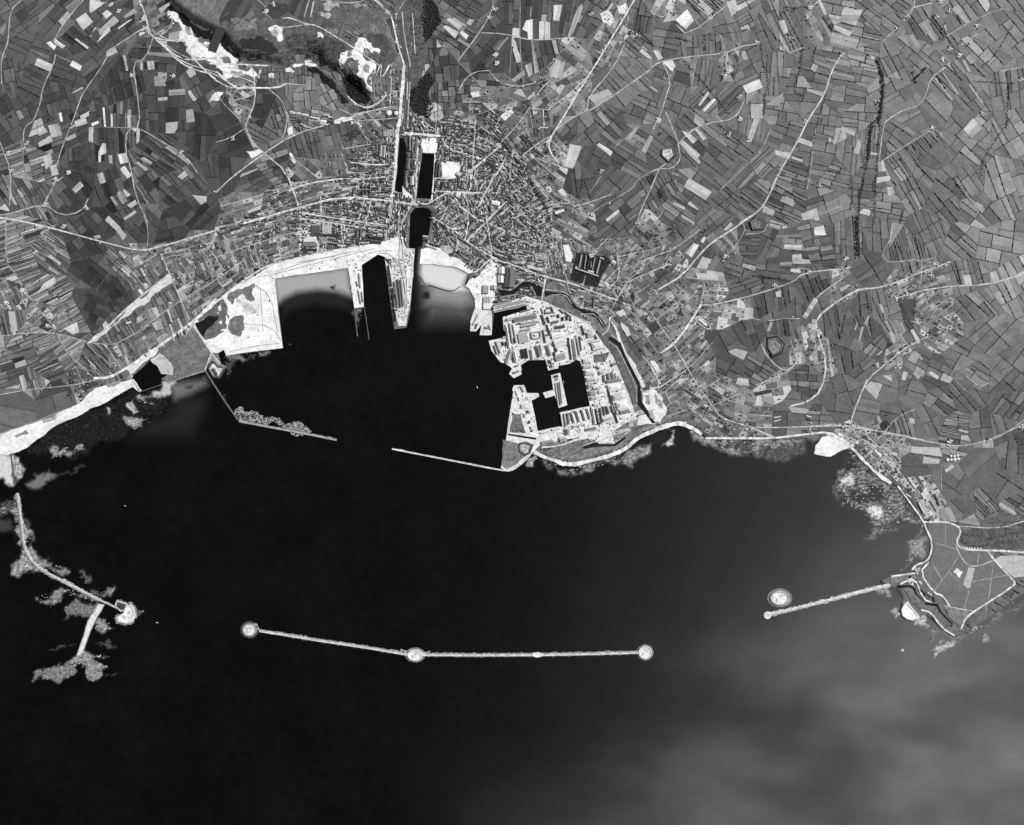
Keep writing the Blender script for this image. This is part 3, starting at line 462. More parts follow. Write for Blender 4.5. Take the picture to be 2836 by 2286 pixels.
# ------------------------------------------------------------------ land use: x,y angle length width tone spread brightshare kind (f farmland, s suburb, t town)
CTRL = '''
a0:150,150 -35 120 50 98 10 .05 f|200,420 20 130 60 98 10 .05 f|120,560 80 90 40 100 12 .1 f|480,150 -45 150 60 95 16 .12 f|620,300 40 120 50 70 12 .1 f|900,180 -40 120 55 80 16 .2 f|250,600 25 130 60 82 9 .03 f|700,500 -40 120 55 75 14 .06 f|920,680 78 120 34 62 10 .08 f|1250,400 4 110 60 78 14 .2 f|1300,850 88 130 70 63 7 .03 f|1000,880 88 105 28 85 32 .15 f|600,1000 -25 110 40 75 22 .2 f|380,1050 -20 110 45 85 30 .2 f|700,1250 85 100 45 68 12 .06 f|250,1280 -20 130 24 130 30 .2 f|1300,1230 35 105 35 78 20 .12 f|1550,1000 88 130 60 63 8 .03 f|1100,1430 55 100 40 95 22 .1 f|1400,1450 45 110 50 82 14 .06 f|650,1450 50 130 60 62 10 .05 f|200,1520 60 100 35 105 30 .15 f|950,1600 60 100 40 82 26 .15 f|1500,1650 -45 120 50 62 10 .04 f|500,780 75 110 60 72 8 .02 f|80,900 60 110 70 75 12 .05 f|1600,750 60 100 70 90 20 .1 f|1200,150 -30 70 30 110 20 .1 s|550,560 20 130 50 75 10 .02 f|800,1000 85 120 45 65 10 .1 f|850,1480 70 120 60 58 9 .04 f
b0:130,130 -20 130 26 135 28 .2 f|180,380 -20 130 18 128 30 .2 f|400,300 35 140 20 122 32 .2 f|390,600 -30 120 18 125 34 .2 f|550,780 -30 100 16 135 34 .25 f|700,420 40 100 60 50 7 .0 f|700,700 20 100 60 50 6 .0 f|900,580 60 90 45 48 6 .0 f|650,220 50 100 60 60 10 .05 f|1100,460 55 75 30 118 26 .15 f|980,380 45 90 30 125 26 .2 f|1100,350 -30 60 30 115 20 .1 s|80,800 80 150 24 125 34 .2 f|250,950 -20 120 24 125 30 .2 f|550,1020 -35 120 16 122 32 .2 f|730,1080 45 130 16 118 34 .2 f|330,1150 -25 130 18 122 32 .2 f|120,1220 -20 110 30 110 34 .2 f|250,1270 75 100 22 115 36 .2 f|120,1450 10 230 170 92 8 .0 f|420,1420 -15 200 120 92 8 .0 f|950,900 60 80 24 112 26 .15 f|1300,760 70 90 34 118 24 .15 f|1430,420 60 60 40 108 20 .06 s|1600,400 70 60 30 112 24 .08 s|1500,560 -33 60 30 112 24 .08 s|850,60 45 110 55 85 24 .1 f|1100,70 45 110 60 72 14 .03 f|1350,150 -15 130 80 70 10 .0 f|1250,600 60 90 30 105 22 .08 f|1150,920 -35 60 30 110 24 .1 s|950,1060 60 60 26 112 24 .1 s|640,1330 70 60 30 95 20 .05 s|80,650 60 60 30 110 24 .08 s|350,760 -40 60 26 118 24 .1 s|1350,250 -15 50 26 105 30 .1 s
b1:100,250 -20 60 26 112 24 .1 s|350,300 65 60 26 112 26 .1 s|560,300 70 55 24 112 26 .1 s|300,500 -33 60 26 108 26 .1 s|480,100 -15 50 22 108 28 .1 s|650,60 -15 45 20 105 30 .1 t|750,230 -20 45 22 110 28 .1 s|1000,60 8 45 18 110 34 .1 t|1150,130 8 60 30 105 30 .1 t|250,1000 50 80 40 160 20 0 f
a1:60,900 80 140 70 60 8 .05 f|150,1100 -15 140 80 60 9 .03 f|330,1010 30 90 40 98 22 .12 f|360,850 90 140 90 70 12 0 f|480,900 70 90 40 100 22 .1 f|700,760 86 90 60 125 12 .08 f|880,720 60 80 50 128 14 .1 f|590,600 86 70 40 110 14 .1 f|700,1130 75 140 40 92 12 .05 f|980,1000 75 120 50 88 12 .05 f|420,1240 -20 100 40 118 24 .1 f|250,1400 -25 120 50 88 18 .08 f|120,1350 85 140 70 66 12 .05 f|680,1330 40 70 40 110 18 .08 s|950,1290 80 90 30 110 20 .06 s|1200,1220 0 40 18 105 34 .1 t|1250,1400 0 40 18 105 34 .1 t|950,1450 -10 50 22 108 28 .1 s|700,1480 -15 60 30 112 22 .08 s|250,1580 -20 80 30 118 26 .1 s|1000,1600 5 40 18 105 34 .1 t|1250,1640 5 40 18 105 34 .1 t|450,1620 -15 45 20 105 28 .1 s|200,820 30 50 26 110 22 .1 s|150,130 -60 170 100 75 10 .0 f|700,70 110 140 60 82 16 .06 f|450,60 -30 130 60 82 12 .03 f|1150,990 50 60 30 100 26 .1 s|1380,700 85 60 26 92 22 .05 s|1450,250 70 70 30 95 24 .05 s|1280,30 30 70 30 95 18 .05 f|1180,1060 30 50 24 100 28 .08 s|750,920 8 60 30 130 30 .1 f|1600,400 85 80 40 92 22 .05 f
t:480,830 5 42 18 105 36 .1 t|300,870 8 42 18 105 36 .1 t|650,870 5 42 18 105 36 .1 t|700,660 2 42 18 105 36 .1 t|500,620 3 44 18 105 36 .1 t|740,400 92 40 18 105 38 .1 t|950,400 92 46 20 105 36 .1 t|940,600 92 46 20 105 36 .1 t|1200,380 100 40 16 100 36 .1 t|1200,650 90 40 16 100 36 .1 t|1400,560 100 40 15 98 36 .1 t|1350,800 75 42 15 98 36 .1 t|1500,850 75 42 15 98 36 .1 t|1200,900 -50 42 15 98 36 .1 t|1150,1020 70 42 15 98 36 .1 t|1300,950 -35 42 15 98 36 .1 t|1450,1050 -55 42 15 98 36 .1 t|1330,350 15 42 15 100 36 .1 t|1600,600 -60 42 15 98 36 .1 t|1600,900 -40 42 15 98 36 .1 t|1500,1180 35 42 15 98 36 .1 t|600,1060 5 46 20 110 34 .1 t|300,1050 5 60 30 120 30 .1 t|820,930 90 42 18 105 34 .1 t|1080,1050 75 42 18 105 34 .1 t|1350,1180 35 42 15 98 36 .1 t
a2:250,90 30 110 45 92 10 .05 f|150,240 30 90 45 120 24 .1 f|480,180 -40 130 70 82 10 .03 f|640,160 90 130 50 84 12 .06 f|850,180 91 150 45 88 22 .18 f|1020,120 98 150 42 88 12 .1 f|450,430 -45 120 60 75 9 .02 f|680,450 75 170 60 78 9 .02 f|860,430 78 160 50 78 12 .06 f|1150,200 -60 100 60 95 22 .15 f|1100,400 40 110 34 108 26 .15 s|960,560 -30 80 40 118 22 .1 s|900,720 -35 60 34 112 22 .08 s|1050,800 -35 70 40 125 20 .1 s|1300,350 -60 60 30 120 26 .12 s|1480,230 -60 60 30 122 26 .12 s|1600,180 100 120 50 98 12 .05 f|1570,330 40 80 40 120 26 .15 f|1550,580 47 150 60 118 10 .05 f|1450,720 47 140 55 118 10 .05 f|1600,880 22 110 60 118 14 .08 f|1350,960 45 130 50 98 16 .05 f|1600,1060 28 110 50 120 18 .1 f|1180,1020 -40 120 70 112 12 .05 f|1050,1010 -50 90 40 100 20 .1 f|1250,1230 -65 150 80 82 10 .05 f|1500,1220 30 130 50 98 14 .08 f|1400,1420 -45 140 60 88 12 .05 f|1120,1380 80 140 80 80 8 .03 f|1450,1600 -40 120 50 95 16 .08 f|950,1330 35 70 28 108 26 .1 s|950,1120 45 60 28 112 26 .1 s|800,1000 80 70 30 115 22 .1 s|600,900 20 70 40 125 26 .1 s|300,880 5 60 24 100 26 .06 s|450,720 5 80 40 112 20 .06 s|130,740 85 70 40 105 26 .1 f|100,520 85 110 60 85 20 .08 f|180,1140 15 40 15 98 36 .1 t|420,1130 25 40 15 98 36 .1 t|550,1320 40 40 15 98 36 .1 t|700,1480 45 42 16 100 34 .1 t|820,1430 50 50 24 108 28 .1 s|450,1600 60 40 15 98 36 .1 t|700,1680 40 40 16 100 36 .1 t|250,1020 10 40 15 98 36 .1 t|480,1000 40 42 16 98 36 .1 t|1050,1650 30 70 30 105 30 .12 s|800,1640 -25 44 18 105 34 .1 t|650,1080 50 55 24 100 28 .08 s
b2:400,40 12 40 15 98 36 .1 t|60,60 -40 40 15 98 36 .1 t|670,110 80 40 18 118 26 .1 s|480,150 12 50 18 105 34 .1 t|280,70 20 40 16 100 36 .1 t|1200,130 -45 50 24 120 22 .1 s|1350,330 -40 60 30 115 24 .1 s|1480,200 -35 70 40 95 22 .08 f|1200,330 55 50 24 120 24 .1 s|1300,560 45 60 26 118 22 .08 s|1500,480 -35 60 28 118 22 .1 s|1550,660 -35 60 28 120 22 .1 s|1400,650 50 80 40 108 18 .06 s|1450,950 -35 70 30 118 22 .1 s|1250,700 55 110 40 110 14 .05 f|930,370 15 36 22 125 30 .15 s|720,270 15 90 50 100 14 .05 f|1600,1000 -35 60 30 120 24 .1 s|1600,1150 -30 60 30 120 24 .1 s|1580,1250 -20 60 30 130 24 .1 s
a3:100,60 -60 90 50 118 22 .1 s|450,60 42 150 22 122 26 .2 f|350,200 -45 140 60 98 10 .03 f|600,150 70 130 60 100 10 .05 f|750,120 -30 110 50 112 14 .05 f|900,180 65 150 50 105 9 .04 f|1100,180 65 150 45 108 12 .05 f|1260,180 60 90 40 112 20 .1 s|1500,60 12 130 70 160 24 .25 f|1570,260 15 130 70 122 14 .08 f|140,300 10 110 60 95 12 .05 f|330,360 86 150 50 103 9 .03 f|470,380 86 130 45 103 12 .05 f|620,520 60 60 30 118 26 .1 s|180,580 20 110 60 102 12 .05 f|430,560 100 150 55 103 8 .02 f|720,540 -28 120 60 104 12 .08 f|600,760 -42 150 40 100 20 .1 f|430,780 -45 150 40 102 22 .1 f|180,780 -65 110 60 92 12 .04 f|380,950 42 140 50 108 22 .12 f|800,860 92 120 70 98 9 .03 f|800,1000 98 150 50 112 20 .1 f|960,640 92 140 60 108 12 .05 f|950,860 10 110 60 122 16 .08 f|1150,700 5 130 80 98 9 .02 f|1300,600 15 110 70 98 12 .04 f|1480,540 14 130 45 118 18 .1 f|1500,800 12 130 60 112 12 .05 f|1400,950 10 110 70 100 10 .04 f|320,1150 44 140 55 95 14 .08 f|520,1240 38 140 60 90 9 .02 f|720,1150 36 140 60 98 12 .05 f|360,1450 36 120 60 98 22 .12 f|700,1380 -45 160 40 112 14 .05 f|1000,1080 20 110 70 95 12 .06 f|1100,1340 18 130 34 96 14 .05 f|1300,1250 10 120 60 100 8 .02 f|1450,1360 15 110 45 105 12 .05 f|800,1530 36 150 40 96 12 .05 f|600,1500 40 110 50 92 10 .04 f|1020,1560 28 110 40 105 20 .12 f|200,1620 36 110 40 98 18 .1 f|80,1480 60 90 50 90 20 .08 f|1400,1600 -20 130 60 112 14 .06 f|100,1150 40 150 60 92 10 .03 f|880,1250 -45 150 40 115 12 .04 f
a4:450,80 40 130 50 108 10 .05 f|700,100 40 130 60 108 12 .05 f|870,200 58 150 60 108 14 .08 f|1000,230 56 170 45 102 14 .08 f|1200,110 56 150 60 112 18 .08 f|1420,280 45 150 110 122 8 .02 f|1350,420 45 130 80 115 10 .04 f|820,430 40 110 60 108 12 .05 f|690,520 66 150 60 112 9 .03 f|1050,650 50 170 40 108 18 .1 f|1260,750 50 150 60 105 12 .05 f|950,820 45 160 120 122 8 .02 f|780,920 -25 150 100 110 8 .02 f|720,1040 35 130 70 112 12 .05 f|860,1150 50 150 28 112 12 .05 f|960,1250 42 160 110 95 8 .02 f|1250,980 -42 130 70 112 16 .08 f|1200,1160 40 150 80 108 12 .04 f|920,1360 44 130 60 108 12 .05 f|720,1310 55 130 40 118 14 .06 f|450,1450 6 120 50 98 10 .03 f|350,1250 95 160 60 108 9 .02 f|480,1320 8 130 80 98 8 .02 f|820,1470 60 150 40 102 10 .03 f|1060,1400 42 130 55 102 10 .03 f|1230,1430 55 140 60 112 12 .04 f|1500,1450 70 150 70 128 10 .04 f|1600,1000 60 160 80 125 12 .04 f|1560,700 80 150 70 112 14 .05 f|1560,200 50 150 70 112 12 .05 f|600,1600 10 140 50 112 16 .08 f|1050,1600 50 140 60 98 10 .02 f|1300,1620 40 130 60 120 18 .08 f|350,900 5 110 60 115 12 .05 f|400,500 12 120 45 125 18 .1 f|650,720 -30 160 80 115 9 .02 f|460,1150 90 150 45 115 12 .03 f
b3:500,90 -40 130 60 112 12 .06 f|330,200 -38 120 60 108 14 .08 f|150,360 -60 60 30 120 24 .12 s|80,90 40 80 40 105 26 .12 s|440,350 -65 140 70 85 8 .02 f|420,480 8 60 30 125 22 .12 s|600,250 50 70 34 105 20 .08 s|780,230 5 100 45 92 16 .08 f|900,250 -62 120 60 88 9 .02 f|920,400 8 130 80 86 8 .02 f|720,400 15 110 50 92 12 .05 f|1100,300 6 110 60 98 24 .12 f|1300,220 -10 110 50 102 16 .08 f|1500,170 86 110 50 112 16 .06 f|1100,440 5 110 45 95 20 .1 f|760,520 -20 140 50 95 12 .03 f|280,620 40 55 26 122 24 .1 s|450,600 8 55 28 125 24 .1 s|870,660 80 130 70 78 8 .02 f|1050,640 82 130 60 85 10 .03 f|1250,560 70 120 60 88 14 .04 f|620,760 8 70 40 118 26 .12 s|690,900 62 140 60 76 7 .0 f|800,900 70 150 60 78 7 .0 f|620,1000 60 140 80 82 10 .02 f|620,1150 25 120 60 86 10 .03 f|980,840 80 120 60 84 8 .02 f|960,1000 80 200 120 92 8 .0 f|1200,1000 75 60 30 125 28 .12 s|1330,1100 80 60 30 125 28 .12 s|1500,850 76 170 40 85 9 .02 f|1560,1080 80 160 60 86 9 .02 f|1500,1380 70 170 90 92 8 .02 f|1230,1280 5 90 50 100 20 .05 f|950,1330 -10 90 40 118 26 .12 s|200,1230 -38 55 26 122 24 .1 s|400,1150 -45 60 28 118 24 .1 s|350,1380 35 60 28 122 24 .1 s|550,1330 35 60 30 120 24 .1 s|700,1480 15 80 40 128 22 .1 s|850,1550 5 80 40 125 24 .1 s|450,1560 30 60 30 112 24 .1 s|1150,1480 5 120 60 92 10 .03 f|1300,1560 3 110 50 100 20 .06 f|200,950 -40 60 28 122 24 .1 s|120,700 -40 55 28 122 24 .1 s|1120,700 85 130 60 92 12 .06 f|850,1200 30 100 50 98 22 .08 f|1050,1560 5 140 80 88 9 .0 f
b4:320,180 90 160 60 98 10 .02 f|550,120 86 150 70 98 9 .02 f|500,430 -28 130 80 86 8 .0 f|780,270 76 160 26 102 12 .03 f|950,100 66 150 55 102 12 .05 f|1200,200 40 140 70 122 12 .04 f|1420,250 10 150 90 125 10 .03 f|1560,520 62 150 60 128 14 .06 f|700,580 -25 60 28 122 24 .1 s|980,520 -15 60 28 120 24 .1 s|1230,480 76 110 40 112 20 .06 f|700,700 -20 120 80 98 9 .02 f|420,680 82 140 60 88 9 .02 f|570,680 75 140 45 98 16 .06 f|950,700 -38 55 28 118 24 .1 s|1050,900 30 55 28 120 24 .1 s|400,870 72 170 45 92 16 .05 f|250,820 78 170 45 86 9 .02 f|690,900 58 120 40 115 24 .1 f|330,1020 20 130 60 92 9 .02 f|1300,700 48 140 60 112 12 .04 f|1350,900 -42 180 100 108 9 .02 f|520,1030 -48 130 40 102 16 .06 f|680,1060 -30 60 30 112 26 .1 s|450,1150 -35 120 50 98 14 .05 f|850,1180 30 110 60 100 20 .1 f|980,1230 24 120 60 98 14 .05 f|600,1350 16 140 100 100 9 .02 f|470,1490 12 180 110 106 6 .0 f|800,1360 15 150 90 100 8 .02 f|1030,1440 38 120 60 98 12 .03 f|1220,1380 48 170 50 94 10 .02 f|1280,1240 35 100 50 112 20 .08 f|1520,1250 -50 160 100 98 8 .02 f|720,1590 72 140 40 106 16 .05 f|950,1580 66 150 60 102 12 .04 f|1150,1650 8 120 24 120 26 .1 f|1350,1660 85 130 90 106 10 .02 f|1560,1480 -55 130 50 90 14 .02 f|1200,1080 30 130 80 104 12 .04 f|650,1530 10 180 90 92 6 .0 f|220,1450 5 160 110 90 6 .0 f|300,600 -25 80 40 112 20 .06 s|560,1640 70 60 30 112 24 .1 s|1500,1640 70 120 60 92 12 .03 f
c4:480,220 45 50 24 140 30 .15 s|350,60 20 50 24 135 30 .15 s|650,250 50 50 24 135 30 .15 s|900,130 5 160 80 98 10 .03 f|800,250 5 180 100 86 7 .0 f|1150,60 10 110 40 108 26 .12 f|1350,250 -40 220 150 98 6 .0 f|1500,420 30 180 120 98 6 .0 f|1100,400 35 150 90 96 9 .02 f|1200,600 42 140 90 95 10 .03 f|1400,580 45 160 28 108 16 .06 f|950,500 58 60 22 150 30 .2 s|820,430 55 55 24 135 30 .15 s|1560,590 30 120 50 104 16 .05 f|700,100 20 60 28 120 26 .1 s|1600,150 90 150 80 92 8 .0 f
'''
BRIGHT = '''
a0:230 595,160 670,105 725,175 650,240|220 795,110 830,80 870,110 825,150|235 430,305 515,365 490,385 430,340|235 370,345 400,330 445,370 430,400|225 585,310 600,305 690,370 680,385|215 750,330 840,210 862,240 770,320|190 700,290 740,215 765,225 720,300|215 915,220 1000,160 1030,150 920,230|170 960,130 1040,70 1065,100 970,145|215 300,460 420,510 400,565 280,515|235 570,475 640,515 625,555 545,515|185 825,405 895,370 915,410 835,445|190 565,725 640,680 655,690 580,725|230 465,885 485,880 498,950 478,952|195 585,950 670,915 690,965 600,995|230 718,965 770,945 778,965 725,990|215 800,840 815,838 832,990 818,992|210 865,890 878,890 884,990 870,990|190 990,900 1010,895 1020,995 1000,995|185 1140,480 1195,475 1200,540 1150,545|180 1085,480 1110,480 1110,545 1090,545|165 1150,405 1330,415 1350,450 1145,430|165 1195,595 1285,595 1290,670 1200,672|170 1310,700 1435,690 1440,735 1310,745|185 1225,760 1300,755 1298,780 1225,785|165 1445,855 1500,850 1515,950 1450,955|200 300,1035 360,1000 378,1030 310,1060|195 380,980 460,965 495,1055 410,1075|200 300,1110 400,1055 415,1100 310,1145|190 520,1080 595,1040 605,1075 530,1105|195 340,1220 400,1190 415,1270 360,1320|195 395,1290 445,1280 465,1360 410,1370|200 780,1190 810,1120 835,1125 840,1200 800,1215 800,1270 780,1270|180 855,1215 885,1215 888,1280 865,1280|220 930,1210 990,1195 1010,1270 950,1285|200 1065,1270 1090,1265 1160,1320 1145,1340|180 1090,1240 1130,1230 1195,1270 1180,1290|190 770,1360 815,1350 840,1425 795,1440|200 570,1475 635,1415 665,1450 600,1505|190 1285,1150 1310,1140 1385,1195 1370,1210|180 1380,1215 1400,1195 1490,1260 1470,1285|190 1390,1380 1440,1335 1465,1365 1420,1400|195 1500,1520 1610,1530 1610,1570 1565,1595|190 1000,1600 1065,1560 1080,1590 1030,1625|185 970,1700 1060,1640 1075,1655 985,1715|170 870,1540 890,1530 935,1600 915,1605|170 925,1500 945,1495 980,1590 965,1590
a2:225 75,215 100,200 200,255 170,305|200 100,160 130,145 225,205 200,240|190 250,190 285,150 320,165 290,210|225 205,265 225,245 275,285 260,315|225 930,45 1000,40 975,170 930,165|205 820,175 860,178 858,320 820,320|205 868,178 905,180 905,320 862,320|242 720,170 770,160 770,315 735,315 730,260 690,240|180 1115,60 1150,30 1160,60 1085,260 1050,310 1040,290|185 710,520 760,500 770,590 740,610|180 605,630 700,555 715,590 630,650|180 1000,360 1030,345 1190,440 1150,490|185 920,325 945,320 970,430 945,430|185 900,540 960,470 1020,500 990,620 900,610|228 1265,1130 1285,1115 1390,1180 1375,1215|200 1060,1120 1150,1140 1085,1310 1015,1290|180 1200,760 1350,700 1395,745 1270,840|180 1570,990 1600,985 1530,1095 1495,1085|225 940,1640 1010,1620 1020,1640 950,1665|200 960,1480 1000,1460 1035,1500 1020,1530|210 1000,1230 1090,1280 1080,1310 1000,1290
a3:235 195,165 285,80 340,165 275,235|200 590,20 660,0 685,90 630,130|200 370,0 400,0 490,90 450,130|190 705,405 735,400 760,465 725,475|200 995,170 1040,160 1070,255 1035,270|190 1490,75 1650,80 1590,205 1470,170|225 1480,120 1600,100 1590,205 1470,170|215 1420,230 1430,200 1560,250 1540,290|225 715,675 845,620 870,685 750,735|215 370,820 445,715 460,730 385,830|220 400,860 490,765 510,780 420,875|180 335,950 350,880 430,950 380,990|200 230,1120 255,1095 390,1205 350,1250|200 345,1010 370,1005 440,1080 410,1095|200 260,1450 300,1385 480,1490 430,1555|190 780,1110 745,1105 800,930 845,930|190 1240,540 1260,500 1300,515 1275,570|225 1140,1070 1255,1110 1255,1150 1140,1110|210 960,1170 1090,1195 1070,1245 970,1210|190 1090,1220 1180,1250 1175,1265 1090,1235|165 1270,470 1400,520 1400,545 1275,495|190 1210,690 1350,725 1340,755 1215,715|195 1050,1530 1110,1560 1095,1605 1020,1570|195 880,1600 965,1640 950,1680 865,1650|200 1480,985 1590,1020 1580,1060 1480,1020|200 1575,1190 1610,1080 1635,1110 1620,1200|195 1165,1665 1285,1620 1305,1700 1180,1715|185 180,1565 275,1605 265,1630 175,1585|200 245,1665 345,1725 340,1736 245,1690|190 170,1340 225,1360 215,1370 170,1350|190 0,670 55,710 50,725 0,690|160 1035,725 1000,830 890,820|215 20,400 60,400 95,460 60,480|235 95,490 170,475 195,520 170,565|190 700,215 765,200 775,240 720,240
a4:165 870,205 920,170 1015,310 970,335|160 755,300 805,275 870,370 820,410|150 900,395 1070,315 1085,400|185 970,620 990,615 1120,780 1105,790|175 1030,575 1045,570 1165,735 1150,745|195 1200,1010 1275,925 1350,1000 1265,1075|170 1110,80 1165,45 1250,180 1220,190|170 735,1005 770,990 835,1065|190 535,1380 640,1365 640,1400 535,1425|190 615,1455 665,1450 670,1515 625,1520|195 545,1255 590,1245 610,1330 550,1335|195 485,1185 550,1190 545,1210 485,1200|190 510,900 550,900 550,950 515,945|170 1285,1600 1310,1570 1360,1600 1335,1640|165 1240,670 1255,655 1360,800 1345,810|170 1190,480 1210,475 1260,565 1240,570
b0:185 905,110 940,90 990,150 960,190|185 900,340 1020,420 1000,440|185 1110,520 1140,515 1165,545 1130,565|195 1180,830 1250,790 1270,870 1210,885|190 150,1240 185,1225 215,1330 180,1355|195 80,740 130,740 150,890 95,900|205 500,870 600,820 620,900 570,915|185 970,15 1020,0 1050,0 990,30|190 730,155 780,145 790,170 740,175|205 350,520 430,470 440,520 300,600|190 370,310 400,300 480,360 470,380|185 1415,440 1440,430 1455,480 1430,485|190 1090,730? 
b3:190 245,0 265,0 350,50 340,70|215 1040,220 1175,225 1165,265 1030,255|210 1100,300 1170,295 1170,350 1095,345|195 1085,405 1160,410 1160,440 1085,430|160 1000,360 1100,355 1095,385 1005,385|200 1020,80 1300,0 1310,30 1025,100|190 925,55 1010,80 1000,110 915,80|170 935,30 1030,60 1030,75 920,40|215 1265,90 1340,75 1360,150 1270,150|210 275,285 340,205 380,225 320,320|210 390,190 420,155 435,170 410,210|190 570,105 625,45 650,65 600,110|188 735,705 800,710 800,790 715,805|210 970,590 1010,575 1015,625 980,625|175 600,1050 660,1025 755,1050 720,1115|205 665,1300 680,1250 760,1260 770,1320|225 830,1390 860,1390 865,1470 820,1460|170 905,890 930,820 955,820 930,890|200 960,1555 1015,1545 1015,1555 965,1565|200 960,1585 1015,1570 1015,1580 965,1595|150 970,150 1170,140 1170,160 975,170|190 350,440 530,450 525,500 360,490|185 670,740 705,735 705,785 660,780
b4:190 1190,460 1250,460 1265,540 1215,545|180 1400,440 1455,425 1475,500 1415,510|200 935,1215 960,1200 1020,1240 1005,1265|185 625,905 650,890 680,975 660,985|180 660,875 680,868 708,955 692,962|190 710,830 725,820 760,890 740,895|185 430,835 460,770 475,775 450,850|185 355,880 375,820 382,825 368,885|190 575,1235 650,1230 650,1280|185 720,1265 745,1200 780,1210 760,1270|180 815,1220 845,1190 885,1225 860,1265|190 790,1560 830,1570 830,1610 790,1600|180 545,680 570,685 588,745 570,750|180 1600,460 1680,420 1680,500 1640,530|175 820,1050 840,1045 895,1105 880,1115|185 530,1075 575,1035 575,1050 545,1080|170 410,860 435,855 400,975 385,970
c4:210 900,180 1030,205 1015,240 890,235|190 1060,285 1120,240 1135,265 1075,305|180 1475,560 1490,530 1620,610 1600,640|165 1170,690 1290,625 1340,720|165 1020,590 1100,570 1160,690 1060,685 1020,640|160 650,70 710,90 710,120 650,100|180 860,520 890,510 960,640 920,660|180 920,480 960,470 1020,610 980,640
'''.replace('|190 1090,730? ', '')
# ------------------------------------------------------------------ rasters of the land, used only to decide where things may stand
GX0, GY0, GS, NX, NY = -5760., -5120., 8., 1440, 1184
def raster(poly, val, arr):
    px = np.array([p[0] for p in poly]); py = np.array([p[1] for p in poly])
    i0 = max(0, int((px.min()-GX0)/GS)); i1 = min(NX, int((px.max()-GX0)/GS)+2)
    j0 = max(0, int((py.min()-GY0)/GS)); j1 = min(NY, int((py.max()-GY0)/GS)+2)
    if i1 <= i0 or j1 <= j0: return
    X, Y = np.meshgrid(GX0+(np.arange(i0, i1)+.5)*GS, GY0+(np.arange(j0, j1)+.5)*GS)
    s = arr[j0:j1, i0:i1]; s[inpoly(X, Y, poly)] = val
LAND = np.zeros((NY, NX), np.uint8); EXCL = np.zeros((NY, NX), np.uint8); RMASK = np.zeros((NY, NX), np.uint8)
raster(COAST, 1, LAND)
for h in HOLES: raster(h, 0, LAND)
raster(ISLE, 1, LAND)
def look(arr, x, y):
    i = int((x-GX0)/GS); j = int((y-GY0)/GS)
    return arr[j, i] if 0 <= i < NX and 0 <= j < NY else 0
# distance to the water, in metres, on a coarse grid
K = 5
LC = LAND[::K, ::K].astype(bool); ny, nx = LC.shape
big = np.where(LC, 1e9, 0.)
def chamfer(d):
    for it in range(60):
        p = np.pad(d, 1, constant_values=1e9)
        m = np.minimum.reduce([p[:-2, 1:-1]+1, p[2:, 1:-1]+1, p[1:-1, :-2]+1, p[1:-1, 2:]+1, p[:-2, :-2]+1.41, p[2:, 2:]+1.41, p[:-2, 2:]+1.41, p[2:, :-2]+1.41, d])
        if np.array_equal(m, d): break
        d = m
    return np.minimum(d, 60)*GS*K
DW = chamfer(big)
hx0 = min(p[0] for p in HILL)-50; 
HR = np.zeros((NY, NX), np.uint8); raster(HILL, 1, HR)
DH = chamfer(np.where(HR[::2, ::2] > 0, 1e9, 0.).astype(float))/K*2
def bil(g, x, y, cell):
    fx = np.clip((x-GX0)/cell-.5, 0, g.shape[1]-1.001); fy = np.clip((y-GY0)/cell-.5, 0, g.shape[0]-1.001)
    i = fx.astype(int); j = fy.astype(int); u = fx-i; v = fy-j
    return (g[j, i]*(1-u)*(1-v)+g[j, i+1]*u*(1-v)+g[j+1, i]*(1-u)*v+g[j+1, i+1]*u*v)
WAV = [(RNG.uniform(0, 6.28), 2*math.pi/RNG.uniform(1100, 2400), RNG.uniform(0, 6.28)) for _ in range(9)]
def H(x, y):
    x = np.asarray(x, float); y = np.asarray(y, float)
    d = bil(DW, x, y, GS*K)
    s = np.clip((d-150)/900, 0, 1); s = s*s*(3-2*s)
    z = 4+14*s
    for a, k, ph in WAV: z = z+s*6.5*np.sin((x*math.cos(a)+y*math.sin(a))*k+ph)
    q = np.clip(bil(DH, x, y, GS*2)/70, 0, 1); q = q*q*(3-2*q)
    return np.maximum(z, 3.5)+62*q
def h1(x, y): return float(H(np.array([x]), np.array([y]))[0])

